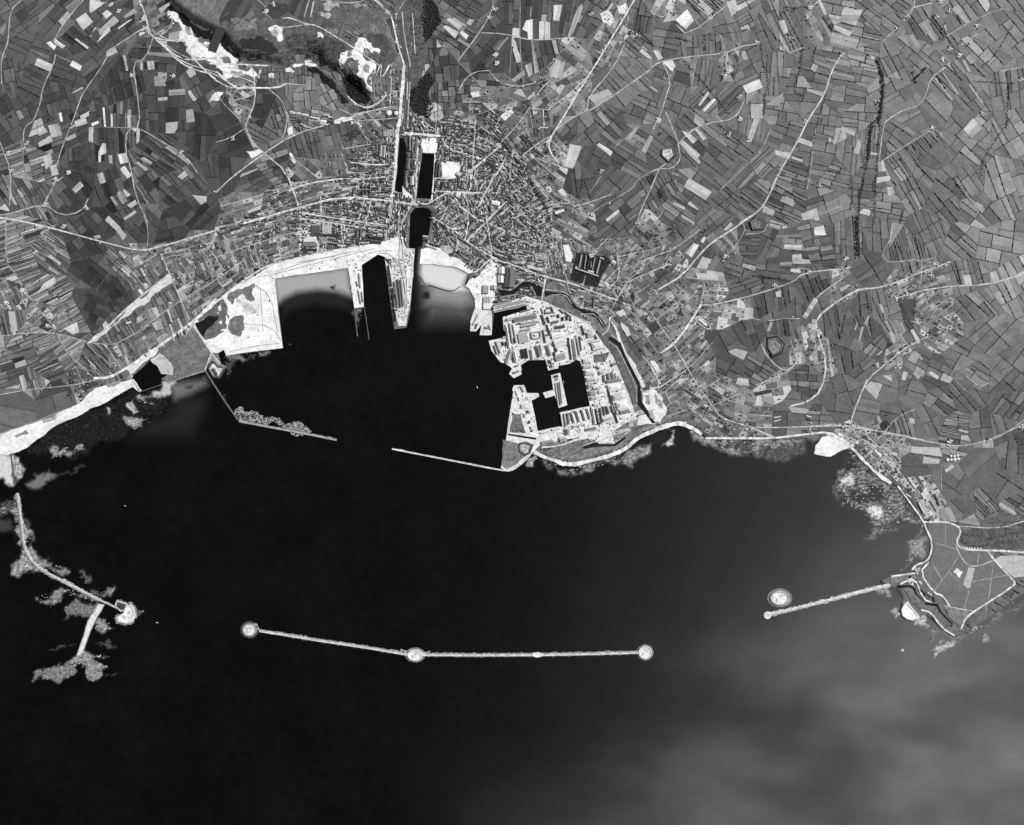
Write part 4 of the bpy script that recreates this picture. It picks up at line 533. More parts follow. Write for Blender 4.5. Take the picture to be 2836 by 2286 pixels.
# ------------------------------------------------------------------ terrain sheet, quay faces
def cdt_mesh(name, rings, inside, grid, zoff, m, tone, skirt=None, kind='structure', zf=H, minpts=None):
    vs, es = [], []
    for r in rings:
        n0 = len(vs); vs += r; es += [(n0+i, n0+(i+1) % len(r)) for i in range(len(r))]
    xs = [v[0] for v in rings[0]]; ys = [v[1] for v in rings[0]]
    gx = np.arange(min(xs)+grid*.5, max(xs), grid); gy = np.arange(min(ys)+grid*.5, max(ys), grid)
    if len(gx) and len(gy):
        X, Y = np.meshgrid(gx, gy); X = X+RNG.uniform(-.2, .2, X.shape)*grid; Y = Y+RNG.uniform(-.2, .2, Y.shape)*grid
        k = inside(X, Y); vs = vs+list(zip(X[k], Y[k]))
    if minpts is not None: vs += minpts
    r = delaunay_2d_cdt([Vector(v) for v in vs], es, [], 0, 1e-3)
    V = np.array([(v.x, v.y) for v in r[0]]); F = np.array([f for f in r[2]])
    C = V[F].mean(1); F = F[inside(C[:, 0], C[:, 1])]
    Z = zf(V[:, 0], V[:, 1])+zoff
    VV = np.column_stack([V, Z])
    fl = F.tolist()
    if skirt is not None:
        n = len(VV); cnt = {}
        for a, b, c in fl:
            for e in ((a, b), (b, c), (c, a)): cnt[e] = 1
        bd = [e for e in cnt if (e[1], e[0]) not in cnt]
        ids = sorted({i for e in bd for i in e}); mp = {i: n+k for k, i in enumerate(ids)}
        VV = np.vstack([VV, np.column_stack([V[ids], np.full(len(ids), skirt)])])
        fl += [(b, a, mp[a]) for a, b in bd] + [(b, mp[a], mp[b]) for a, b in bd]
        F = np.array(fl)
    return mesh(name, VV, F, tone, m, kind=kind)
def land_in(X, Y):
    k = inpoly(X, Y, COAST)
    for h in HOLES: k &= ~inpoly(X, Y, h)
    return k
gx, gy = np.meshgrid(np.arange(P('a1', -420, 0)[0], P('a1', 1420, 0)[0], 22.), np.arange(P('a1', 0, 830)[1], P('a1', 0, -300)[1], 22.))
cdt_mesh('ground', [COAST]+HOLES, land_in, 60., -1.6, 'soil', alb(112), skirt=-6, minpts=list(zip(gx.ravel()+RNG.uniform(-4, 4, gx.size), gy.ravel())))
cdt_mesh('basin_island_ground', [ISLE], lambda X, Y: inpoly(X, Y, ISLE), 60., -1.2, 'soil', alb(150), skirt=-6)
zo = .45
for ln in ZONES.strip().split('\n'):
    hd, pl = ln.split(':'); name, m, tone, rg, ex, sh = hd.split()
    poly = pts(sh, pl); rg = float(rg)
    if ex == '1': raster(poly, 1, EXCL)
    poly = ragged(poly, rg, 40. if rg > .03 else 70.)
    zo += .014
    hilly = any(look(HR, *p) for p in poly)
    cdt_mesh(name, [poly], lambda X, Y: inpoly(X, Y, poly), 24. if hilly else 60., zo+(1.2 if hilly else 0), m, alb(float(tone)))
zo = 2.6
for ln in CLIFF_SHADE.strip().split('\n'):
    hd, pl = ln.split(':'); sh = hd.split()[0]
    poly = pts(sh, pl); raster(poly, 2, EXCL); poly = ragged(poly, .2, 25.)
    cdt_mesh('shaded_cliff', [poly], lambda X, Y: inpoly(X, Y, poly), 16., 2.8, 'rock', alb(26))  # dark tone holds the shade cast below the hill edge
for ln in MOATS.strip().split('\n'):
    sh, pl = ln.split(':'); poly = pts(sh, pl); raster(poly, 1, EXCL)
    cdt_mesh('moat_water', [poly], lambda X, Y: inpoly(X, Y, poly), 60., 1.75, 'ditch', None)

# ------------------------------------------------------------------ roads
def dense(l, step=25.):
    o = []
    for i in range(len(l)-1):
        a, b = l[i], l[i+1]; n = max(1, int(math.dist(a, b)/step))
        o += [(a[0]+(b[0]-a[0])*k/n, a[1]+(b[1]-a[1])*k/n) for k in range(n)]
    return o+[l[-1]]
def smooth(l, n=2):
    for _ in range(n):
        o = [l[0]]
        for i in range(len(l)-1):
            a, b = l[i], l[i+1]
            o += [(a[0]*.75+b[0]*.25, a[1]*.75+b[1]*.25), (a[0]*.25+b[0]*.75, a[1]*.25+b[1]*.75)]
        l = o+[l[-1]]
    return l
def normals(l):
    o = []
    for i in range(len(l)):
        a = l[max(0, i-1)]; b = l[min(len(l)-1, i+1)]; d = math.dist(a, b) or 1
        o.append((-(b[1]-a[1])/d, (b[0]-a[0])/d))
    return o
class Strip:
    def __init__(s): s.v = []; s.f = []; s.t = []
    def add(s, l, w, tone, z, jit=.15):
        n = normals(l); X = []; Y = []; j1 = j2 = 0; cap = min(2., w*.33) if w < 24 else 7.
        for p, q in zip(l, n):
            j1 = .65*j1+.5*random.uniform(-1, .9)*cap; j2 = .65*j2+.5*random.uniform(-1, .9)*cap; a = max(1.2, w/2+j1); b = max(1.2, w/2+j2)
            X += [p[0]+q[0]*a, p[0]-q[0]*b]; Y += [p[1]+q[1]*a, p[1]-q[1]*b]
        Z = H(X, Y)+z+np.array([1.5 if look(HR, *q) else 0 for q in zip(X, Y)]); k = len(s.v)
        s.v += list(zip(X, Y, Z.tolist()))
        for i in range(len(l)-1):
            s.f.append((k+2*i, k+2*i+1, k+2*i+3, k+2*i+2)); s.t.append(alb(tone*random.uniform(.8, 1.08)))
ROADPTS = []
rs = Strip(); nr = 0
for ln in ROADS.strip().split('\n'):
    hd, body = ln.split(':'); sh, w, tone = hd.split(); w = float(w)*unit(sh)*(.86 if float(w) < 11 else .88)
    for pl in body.split('|'):
        l = dense(smooth(pts(sh, pl), 1), 22.); nr += 1
        rs.add(l, w, float(tone), 1.9+.004*(nr % 200))
        n = normals(l)
        for p, q in zip(l[::2], n[::2]):
            ROADPTS.append((p[0], p[1], math.atan2(-q[0], q[1]), w))
        for i in range(len(l)-1):
            a, b = l[i], l[i+1]; q = n[i]; hw = w/2+4
            raster([(a[0]+q[0]*hw, a[1]+q[1]*hw), (a[0]-q[0]*hw, a[1]-q[1]*hw), (b[0]-q[0]*hw, b[1]-q[1]*hw), (b[0]+q[0]*hw, b[1]+q[1]*hw)], 1, RMASK)
mesh('road', rs.v, rs.f, rs.t, 'road', kind='structure')
RP = np.array(ROADPTS)

# ------------------------------------------------------------------ fields, gardens and town plots by repeated division along the local grain
CT = []
for ln in CTRL.strip().split('\n'):
    sh, body = ln.split(':')
    for it in body.split('|'):
        xy, a, L, Wd, t, sd, pb, k = it.split(); x, y = P(sh, *map(float, xy.split(',')))
        u = unit(sh)*(.78 if k == 't' else 1); CT.append((x, y, -R(float(a)), float(L)*u*(.9 if k == 'f' else 1), float(Wd)*u*(.94 if k == 'f' else 1), min(150., float(t)*(1.1 if sh in ('a3', 'a4', 'b4', 'c4') or (sh == 'b3' and x > P('b3', 850, 0)[0]) else 1.)), float(sd), float(pb), k))  # right-hand sheets raised: pale haze put into the field tones
CX = np.array([(c[0], c[1]) for c in CT])
def cut(poly, px, py, nx_, ny_):
    A, B = [], []; seg = []
    n = len(poly); d = [(p[0]-px)*nx_+(p[1]-py)*ny_ for p in poly]
    for i in range(n):
        p, q = poly[i], poly[(i+1) % n]; a, b = d[i], d[(i+1) % n]
        (A if a >= 0 else B).append(p)
        if (a >= 0) != (b >= 0):
            t = a/(a-b); r = (p[0]+(q[0]-p[0])*t, p[1]+(q[1]-p[1])*t); A.append(r); B.append(r); seg.append(r)
    return A, B, seg
LEAF = []; HEDGE = []; STREET = []
def split(poly, c, depth=0):
    ar = abs(area(poly))
    if ar < 60 or depth > 22: return
    tgt = c[3]*c[4]; m = cen(poly)
    if ar < tgt*random.uniform(1.1, 1.9):
        LEAF.append((poly, c)); return
    choice = None
    if ar > tgt*(3.2 if c[8] == 'f' else 1.8):
        xs = [p[0] for p in poly]; ys = [p[1] for p in poly]
        k = (RP[:, 0] > min(xs)) & (RP[:, 0] < max(xs)) & (RP[:, 1] > min(ys)) & (RP[:, 1] < max(ys))
        cand = RP[k]
        if len(cand):
            ins = np.ones(len(cand), bool); sg = 1 if area(poly) > 0 else -1
            for i in range(len(poly)):
                a, b = poly[i-1], poly[i]
                ins &= sg*((b[0]-a[0])*(cand[:, 1]-a[1])-(b[1]-a[1])*(cand[:, 0]-a[0])) > 6*math.dist(a, b)
            cand = cand[ins]
            if len(cand):
                o = np.argsort((cand[:, 0]-m[0])**2+(cand[:, 1]-m[1])**2)[:4]
                for q in o:
                    x, y, an, w = cand[q]
                    A, B, s = cut(poly, x, y, -math.sin(an), math.cos(an))
                    if len(s) == 2 and min(abs(area(A)), abs(area(B))) > .12*ar:
                        choice = (A, B, s, 0); break
    if choice is None:
        an = c[2]+random.gauss(0, .05); ux, uy = math.cos(an), math.sin(an)
        e = [p[0]*ux+p[1]*uy for p in poly]; g = [-p[0]*uy+p[1]*ux for p in poly]
        eu, ev = max(e)-min(e), max(g)-min(g); t = random.uniform(.36, .64)
        if eu/c[3] > ev/c[4]: s0 = min(e)+eu*t; px, py, nx_, ny_ = ux*s0, uy*s0, ux, uy
        else: s0 = min(g)+ev*t; px, py, nx_, ny_ = -uy*s0, ux*s0, -uy, ux
        A, B, s = cut(poly, px, py, nx_, ny_)
        if len(s) != 2: LEAF.append((poly, c)); return
        choice = (A, B, s, 1)
    A, B, s, hd = choice
    if hd and c[8] == 'f' and ar < 60*tgt: HEDGE.append((s, c, ar/tgt))
    if hd and c[8] == 't' and 14 < ar/tgt < 40: STREET.append((s, random.uniform(6.5, 9), random.uniform(155, 212)))
    if hd and c[8] == 's' and 9 < ar/tgt < 22 and random.random() < .8: STREET.append((s, random.uniform(5, 7), random.uniform(165, 210)))
    split(A, c, depth+1); split(B, c, depth+1)
BOX = [P('s', -260, 2286), P('s', 3100, 2286), P('s', 3100, -260), P('s', -260, -260)]
for i, c in enumerate(CT):
    cell = BOX; d = (CX[:, 0]-c[0])**2+(CX[:, 1]-c[1])**2
    for j in np.argsort(d)[1:40]:
        o = CX[j]; mx, my = (c[0]+o[0])/2, (c[1]+o[1])/2
        A, B, s = cut(cell, mx, my, c[0]-o[0], c[1]-o[1])
        if len(A) >= 3: cell = A
    if len(cell) >= 3: split(cell, c)
ss = Strip()
for s, w, t in STREET:
    l = dense(s, 16.)
    if math.dist(*s) < 30 or not all(look(LAND, *p) and not look(EXCL, *p) for p in l): continue
    ss.add(l, w, t, 1.7)
    n = normals(l)
    for i in range(len(l)-1):
        p, q, m_ = l[i], l[i+1], n[i]; hw = w/2+3
        raster([(p[0]+m_[0]*hw, p[1]+m_[1]*hw), (p[0]-m_[0]*hw, p[1]-m_[1]*hw), (q[0]-m_[0]*hw, q[1]-m_[1]*hw), (q[0]+m_[0]*hw, q[1]+m_[1]*hw)], 1, RMASK)
mesh('side_street', ss.v, ss.f, ss.t, 'road', kind='structure')
CF = np.array([c[8] == 'f' for c in CT]); CTN = np.array([c[5] for c in CT]); CSD = np.array([c[6] for c in CT])
def blend(m):
    w = CF/(((CX[:, 0]-m[0])**2+(CX[:, 1]-m[1])**2)**1.6+1e4)
    return float((w*CTN).sum()/w.sum()), float((w*CSD).sum()/w.sum())
def shrink(poly, d):
    m = cen(poly); o = []
    for p in poly:
        l = math.dist(p, m) or 1; k = max(.3, (l-d*1.3)/l); o.append((m[0]+(p[0]-m[0])*k, m[1]+(p[1]-m[1])*k))
    return o
fv, ff, ft = [], [], []
PLOTS = []
for poly, c in LEAF:
    m = cen(poly)
    if not look(LAND, *m) or look(EXCL, *m): continue
    if any(not look(LAND, *p) for p in poly): continue
    if bil(DW, np.array([m[0]]), np.array([m[1]]), GS*K)[0] < 45: continue
    if c[8] != 'f': PLOTS.append((poly, c))
    bright = random.random() < c[7]*(.35 if c[8] == 'f' else 1)
    if c[8] == 'f' and abs(area(poly)) < .3*c[3]*c[4]: bright = False
    t_, s_ = blend(m) if c[8] == 'f' else (c[5], c[6])
    tone = random.uniform(160, 210) if bright else max(32, random.gauss(t_*1.03, s_*.9))
    if c[8] == 't': tone = random.choice((95, 110, 125, 145, 165, 185, 200))
    if c[8] == 's' and not bright: tone = max(55, random.gauss(c[5]+6, c[6]*1.1))
    q = shrink(poly, 2.5 if c[8] == 'f' else 1.2)
    # long strips are laid as several lengths so that the sheet follows the slope
    bits = [q]
    if c[8] == 'f' and random.random() < .5:
        ux, uy = -math.sin(c[2]), math.cos(c[2]); g = [p[0]*ux+p[1]*uy for p in q]; n_ = random.choice((2, 2, 3)); rest = q
        if max(g)-min(g) > 30:
            bits = []
            for i in range(1, n_):
                s0 = min(g)+(max(g)-min(g))*(i+random.uniform(-.2, .2))/n_
                A, B, s_ = cut(rest, ux*s0, uy*s0, ux, uy)
                if len(B) > 2: bits.append(B)
                rest = A
                if len(A) < 3: break
            if len(rest) > 2: bits.append(rest)
    for q in bits:
        k = len(fv); fv += [(p[0], p[1]) for p in q]; ff.append(tuple(range(k, k+len(q)))); ft.append(alb(tone*random.gauss(1, .07 if len(bits) > 1 else .02)))
fz = H([p[0] for p in fv], [p[1] for p in fv])
mesh('fields', [(p[0], p[1], z) for p, z in zip(fv, fz)], ff, ft, 'field', kind='structure')
bv, bf, bt = [], [], []
for ln in BRIGHT.strip().split('\n'):
    sh, body = ln.split(':')
    for it in body.split('|'):
        tn, pl = it.split(' ', 1); poly = pts(sh, pl)
        if area(poly) < 0: poly = poly[::-1]
        raster(poly, 3, EXCL)
        el = max(((math.dist(poly[i-1], poly[i]), i) for i in range(len(poly))))[1]; p0, p1 = poly[el-1], poly[el]; ln_ = math.dist(p0, p1)
        ux, uy = -(p1[1]-p0[1])/ln_, (p1[0]-p0[0])/ln_; g = [q[0]*ux+q[1]*uy for q in poly]; wd = max(g)-min(g); n_ = 1 if wd < 25 else random.choice((2, 2, 3, 4)); rest = poly; bits = []
        for i in range(1, n_):
            s0 = min(g)+wd*(i+random.uniform(-.25, .25))/n_; A, B, s_ = cut(rest, ux*s0, uy*s0, ux, uy)
            if len(B) > 2: bits.append(B)
            rest = A
        if len(rest) > 2: bits.append(rest)
        for q in bits:
            k = len(bv); bv += q; bf.append(tuple(range(k, k+len(q)))); bt.append(alb(float(tn)*random.uniform(.84, 1.06)))
bz = H([p[0] for p in bv], [p[1] for p in bv])
mesh('ripe_fields', [(p[0], p[1], z+1.2) for p, z in zip(bv, bz)], bf, bt, 'field', kind='structure')

# ------------------------------------------------------------------ hedgerows
hv, hf = [], []
def hedge(a, b, w, ht, step=14.):
    n = max(2, int(math.dist(a, b)/step)); L = math.dist(a, b)
    if L < 12: return
    nx_, ny_ = -(b[1]-a[1])/L, (b[0]-a[0])/L; run = []
    def flush():
        if len(run) > 1:
            k = len(hv)
            X = []; Y = []; T = []
            for x, y in run:
                p, q = w*random.uniform(.5, 1.5)/2, w*random.uniform(.5, 1.5)/2; mo = random.uniform(-.6, .6)
                X += [x+nx_*p, x+nx_*mo, x-nx_*q]; Y += [y+ny_*p, y+ny_*mo, y-ny_*q]; T += [-1., ht*random.choice((.5, .8, 1, 1, 1.7)), -1.]
            Z = H(X, Y)
            hv.extend(zip(X, Y, (Z+np.array(T)).tolist()))
            for i in range(len(run)-1):
                o = k+3*i; hf.extend([(o, o+1, o+4, o+3), (o+1, o+2, o+5, o+4)])
        run.clear()
    for i in range(n+1):
        t = i/n; x, y = a[0]+(b[0]-a[0])*t, a[1]+(b[1]-a[1])*t
        if look(LAND, x, y) and not look(EXCL, x, y) and not look(RMASK, x, y): run.append((x, y))
        else: flush()
    flush()
for s, c, k in HEDGE:
    if random.random() < (.72 if k < 3 else .95):
        big_ = c[3]*c[4] > 2500
        hedge(s[0], s[1], (random.uniform(4.5, 10) if k > 3 else random.uniform(3, 7)) if big_ else random.uniform(1.5, 3.5), random.uniform(2.5, 6))
mesh('hedgerow', hv, hf, None, 'leaf', kind='stuff')

# ------------------------------------------------------------------ sea
def sdist(X, Y, poly):
    d = np.full(X.shape, 1e9)
    for i in range(len(poly)):
        ax, ay = poly[i-1]; bx, by = poly[i]; dx, dy = bx-ax, by-ay; l2 = dx*dx+dy*dy or 1
        t = np.clip(((X-ax)*dx+(Y-ay)*dy)/l2, 0, 1)
        d = np.minimum(d, np.hypot(X-ax-t*dx, Y-ay-t*dy))
    return np.where(inpoly(X, Y, poly), d, -d)
S = 9.
sx = np.concatenate([[-30000, -9000], np.arange(-5000, 5000+S, S), [9000, 30000]])
sy = np.concatenate([[-30000, -9000, -5200], np.arange(-2900, 1800, S), [3500, 9000]])
X, Y = np.meshgrid(sx, sy); SH = np.zeros(X.shape); RG = np.zeros(X.shape)
# slow fine-scale warp so that no bank has a drawn edge
def wob(X, Y, k, s): return sum(np.sin(X*k*math.cos(a)+Y*k*math.sin(a)+p)*s for a, p in ((.3, 1), (1.4, 2), (2.5, 4), (3.9, .3)))
XW = X+wob(X, Y, .05, 4)+wob(X, Y, .12, 2.5); YW = Y+wob(Y, X, .045, 4)+wob(Y, X, .11, 2.5)
def patch(pl, soft):
    x = [p[0] for p in pl]; y = [p[1] for p in pl]; g = soft+40
    i0, i1 = np.searchsorted(sx, (min(x)-g, max(x)+g)); j0, j1 = np.searchsorted(sy, (min(y)-g, max(y)+g))
    return slice(j0, j1), slice(i0, i1)
for ln in SHOALS.strip().split('\n'):
    hd, pl = ln.split(':'); tone, soft, sh = hd.split(); poly = pts(sh, pl); soft = float(soft)*unit(sh); tone, _, rg = tone.partition('/')
    if float(rg or 1) > .3: poly = ragged(poly, .27, 12.); soft = min(max(soft, 24.), 48.)
    sl_ = patch(poly, soft)
    wq = 1. if float(rg or 1) > .3 else .15
    d = sdist(X[sl_]+(XW-X)[sl_]*wq, Y[sl_]+(YW-Y)[sl_]*wq, poly); k = np.clip(d/soft+.5, 0, 1); k = k*k*(3-2*k)
    s_ = k*float(tone)/255; up = s_ > SH[sl_]; SH[sl_] = np.maximum(SH[sl_], s_); RG[sl_] = np.where(up, float(rg or 1), RG[sl_])
for ln in WEED.strip().split('\n'):
    hd, pl = ln.split(':'); tone, sh = hd.split(); poly = pts(sh, pl); sl_ = patch(poly, 60)
    d = sdist(XW[sl_], YW[sl_], poly); k = np.clip(d/25+.5, 0, 1)
    SH[sl_] = SH[sl_]*(1-k)+k*float(tone)/255
n1, n0 = X.shape
idx = np.arange(n1*n0).reshape(n1, n0)
F = np.stack([idx[:-1, :-1].ravel(), idx[:-1, 1:].ravel(), idx[1:, 1:].ravel(), idx[1:, :-1].ravel()], 1)
sea = mesh('sea', np.column_stack([X.ravel(), Y.ravel(), np.zeros(X.size)]), F, None, 'road', kind='structure')
at = sea.data.attributes.new('shoal', 'FLOAT', 'POINT'); at.data.foreach_set('value', SH.ravel().astype(np.float32))
at = sea.data.attributes.new('rag', 'FLOAT', 'POINT'); at.data.foreach_set('value', RG.ravel().astype(np.float32))
def sea_material():
    m = bpy.data.materials.new('sea_water'); m.use_nodes = True; t = m.node_tree; n = t.nodes; L = t.links
    b = n['Principled BSDF']; b.inputs['Roughness'].default_value = .3; b.inputs['IOR'].default_value = 1.33
    b.inputs['Specular IOR Level'].default_value = .3
    def mth(op, a, c, cl=False):
        q = n.new('ShaderNodeMath'); q.operation = op; q.use_clamp = cl
        for i, v in enumerate((a, c)):
            if v is None: continue
            if isinstance(v, (int, float)): q.inputs[i].default_value = v
            else: L.new(v, q.inputs[i])
        return q.outputs[0]
    g = n.new('ShaderNodeNewGeometry')
    def noise(sc, det=5, ro=.6, stretch=None):
        x = n.new('ShaderNodeTexNoise'); x.inputs['Scale'].default_value = sc; x.inputs['Detail'].default_value = det; x.inputs['Roughness'].default_value = ro
        if stretch:
            mp = n.new('ShaderNodeMapping'); mp.inputs['Rotation'].default_value = (0, 0, stretch[0]); mp.inputs['Scale'].default_value = (1, stretch[1], 1)
            L.new(g.outputs['Position'], mp.inputs[0]); L.new(mp.outputs[0], x.inputs['Vector'])
        else: L.new(g.outputs['Position'], x.inputs['Vector'])
        return x.outputs['Fac']
    def ramp(v, a0, a1):
        r = n.new('ShaderNodeMapRange'); r.interpolation_type = 'SMOOTHERSTEP'; r.inputs['From Min'].default_value = a0; r.inputs['From Max'].default_value = a1
        L.new(v, r.inputs['Value']); return r.outputs[0]
    a = n.new('ShaderNodeAttribute'); a.attribute_name = 'shoal'; s = a.outputs['Fac']
    # ragged: shoal height jostled by noise where there is a shoal, then display-like value to reflectance
    ra = n.new('ShaderNodeAttribute'); ra.attribute_name = 'rag'
    w = mth('MULTIPLY', mth('MULTIPLY', s, mth('SUBTRACT', 1.15, s)), mth('MULTIPLY', ra.outputs['Fac'], 1, True))
    s1 = mth('ADD', s, mth('MULTIPLY', w, mth('MULTIPLY', mth('SUBTRACT', noise(.034, 7, .74), .5), 1.5)), True)
    s1 = mth('MULTIPLY', s1, mth('ADD', .86, mth('MULTIPLY', noise(.09, 4, .7), .28)))
    mo = mth('ADD', .62, mth('MULTIPLY', ramp(noise(.03, 7, .78), .3, .7), .52))
    s1 = mth('MULTIPLY', s1, mth('ADD', mth('MULTIPLY', mo, mth('MULTIPLY', ra.outputs['Fac'], 1, True)), mth('SUBTRACT', 1, ra.outputs['Fac'], True)))
    st = ramp(noise(.016, 4, .6, (-.5, 3.)), .42, .62)
    s1 = mth('MULTIPLY', s1, mth('SUBTRACT', 1, mth('MULTIPLY', mth('MULTIPLY', mth('SUBTRACT', 1, st), .5), mth('SUBTRACT', ra.outputs['Fac'], 1, True))))
    s2 = mth('MULTIPLY', mth('POWER', s1, 2.25), .78)
    # pale air haze painted into the water colour, thickest to the lower right
    sp = n.new('ShaderNodeSeparateXYZ'); L.new(g.outputs['Position'], sp.inputs[0])
    dg = mth('ADD', mth('MULTIPLY', sp.outputs['X'], 1.0), mth('MULTIPLY', sp.outputs['Y'], -.25))
    big = ramp(dg, -900, 6400)
    cl = noise(.00036, 3, .5, (.3, 2.0))
    low = ramp(mth('ADD', mth('MULTIPLY', sp.outputs['X'], .35), mth('MULTIPLY', sp.outputs['Y'], -1)), 1300, 4300)
    haze = mth('ADD', mth('MULTIPLY', big, .046), mth('MULTIPLY', mth('MULTIPLY', low, big), mth('MULTIPLY', ramp(cl, .3, .78), .175)))
    haze = mth('MULTIPLY', haze, mth('ADD', .85, mth('MULTIPLY', noise(.004, 4, .6), .3)))
    tot = mth('ADD', mth('MULTIPLY', mth('ADD', s2, haze), mth('ADD', .86, mth('MULTIPLY', noise(.02, 5, .75), .28))), mth('MULTIPLY', mth('MULTIPLY', noise(.0016, 6, .65), noise(.012, 5, .7)), .011))
    c = n.new('ShaderNodeCombineColor')
    for i in range(3): L.new(tot, c.inputs[i])
    L.new(c.outputs[0], b.inputs['Base Color'])
    return m
sea.data.materials.clear(); sea.data.materials.append(sea_material())
# ------------------------------------------------------------------ words for labels
MARKS = [('the wide town dock', 't', 1060, 580), ('the narrow town dock', 't', 865, 500), ('the round-headed outer dock', 't', 1030, 950),
 ('the deep liner dock', 't', 640, 1450), ('the big white town square', 't', 1255, 535), ('the white dock-head ground', 't', 1095, 340),
 ('the beachside garden', 't', 1235, 1160), ('the harbour bathing beach', 't', 1230, 1280), ('the dockyard entrance basin', 'b2', 500, 960),
 ('the right-hand dockyard basin', 'b2', 820, 1030), ('the lower dockyard basin', 'b2', 590, 1240), ('the long island quay', 'b2', 695, 1080),
 ('the white quay square', 'b2', 50, 260), ('the dark walled hospital garden', 'b2', 930, 120), ('the moated bastion', 'b2', 430, 270),
 ('the white sandy shore ground', 'b2', 1410, 1190), ('the white oval sports ground', 'b2', 765, 10), ('the dark dockyard lawn', 'b2', 1020, 820),
 ('the dry dock', 'b2', 620, 1430), ('the dockyard point fort', 'b2', 430, 1520), ('the dockyard inlet', 'b2', 225, 540),
 ('the beach hangar', 't', 165, 1130), ('the square sandy harbour bay', 'b1', 1020, 560), ('the black pond', 'b1', 200, 840),
 ('the two gasholders', 'a1', 1368, 880), ('the oval running track', 'b3', 405, 825), ('the largest quarry', 'a0', 1560, 420), ('the clifftop quarry', 'a1', 1160, 500),
 ('the shaded cliff', 'a1', 1080, 680), ('the pale-yarded pentagon fort', 'a3', 140, 1200), ('the grey pentagon fort', 'b3', 825, 50), ('the round-ditched fort', 'b3', 960, 1010),
 ('the ruined earthwork', 'b4', 1280, 1260), ('the white storage tanks', 'c4', 1130, 190), ('the headland camp field', 'c4', 1180, 1050), ('the white half-round battery', 'c4', 800, 1370),
 ('the marsh shore fort', 'b1', 280, 1210), ('the dark open common', 'b0', 720, 500), ('the white left beach', 'b0', 820, 1360), ('the small harbour pool', 'b0', 1140, 1240),
 ('the white cove at the right', 'c4', 170, 110), ('the forked road on the ridge', 'a3', 70, 1310), ('the railway wood', 'a1', 1600, 760), ('the bright strip fields', 'a2', 850, 200),
 ('the top-right white fields', 'a4', 320, 140), ('the upper left corner', 'a0', 60, 60), ('the top edge above the town', 'a2', 480, 60), ('the upper right corner', 'a4', 1640, 60), ('the left picture edge', 'b0', 10, 400),
 ('the wooded park', 'c4', 1500, 780), ('the right-hand valley road', 'b3', 1290, 900), ('the light valley strip', 'a3', 760, 1270), ('the long straight road', 'a2', 1210, 590), ('the tree-lined boulevard', 'a2', 620, 1210),
 ('the left-plain crossroads', 'b0', 450, 905), ('the white diamond field', 'a4', 1275, 1000), ('the winding pale road', 'a4', 750, 860), ('the fork by the dark lawn', 'b4', 370, 570)]
MK = [(n, *P(s, x, y)) for n, s, x, y in MARKS]
ORD = ['nearest', 'second nearest', 'third nearest', 'fourth nearest', 'fifth nearest', 'sixth nearest', 'seventh nearest', 'eighth nearest', 'ninth nearest', 'tenth nearest', 'eleventh nearest', 'twelfth nearest', 'thirteenth nearest', 'fourteenth nearest', 'fifteenth nearest']
PENDING = []
def want(o, desc, cat, x, y, group=None, mark=None):
    o['category'] = cat
    if group: o['group'] = group
    PENDING.append((o, desc, x, y, mark))
def settle():
    keys = {}
    for o, desc, x, y, mark in PENDING:
        best = None
        for n, mx, my in MK:
            d = math.hypot(x-mx, y-my)
            if (mark and n == mark) or (not mark and (best is None or d < best[0])): best = (d, n, x-mx, y-my)
        d, n, dx, dy = best
        if d < 45: rel = 'at'
        elif abs(dx) > 2.2*abs(dy): rel = 'right of' if dx > 0 else 'left of'
        elif abs(dy) > 2.2*abs(dx): rel = 'above' if dy > 0 else 'below'
        else: rel = ('above right of', 'above left of', 'below right of', 'below left of')[(0 if dx > 0 else 1)+(0 if dy > 0 else 2)]
        keys.setdefault((desc, rel, n), []).append((d, o))
    for (desc, rel, n), l in keys.items():
        l.sort(key=lambda q: q[0])
        for i, (d, o) in enumerate(l):
            s = f'{desc} {rel} {n}'
            if len(l) > 1:
                s += ', ' + (ORD[i] if i < len(ORD) else 'farthest but ' + str(len(l)-1-i) if i < len(l)-1 else 'farthest')
            o['label'] = s
def roofword(t):
    return 'white-roofed' if t > 222 else 'pale-roofed' if t > 180 else 'grey-roofed' if t > 125 else 'dark-roofed' if t > 75 else 'black-roofed'
def shapeword(L, Wd):
    r = max(L, Wd)/min(L, Wd)
    return 'narrow' if r > 6 else 'long' if r > 3 else 'oblong' if r > 1.6 else 'square'

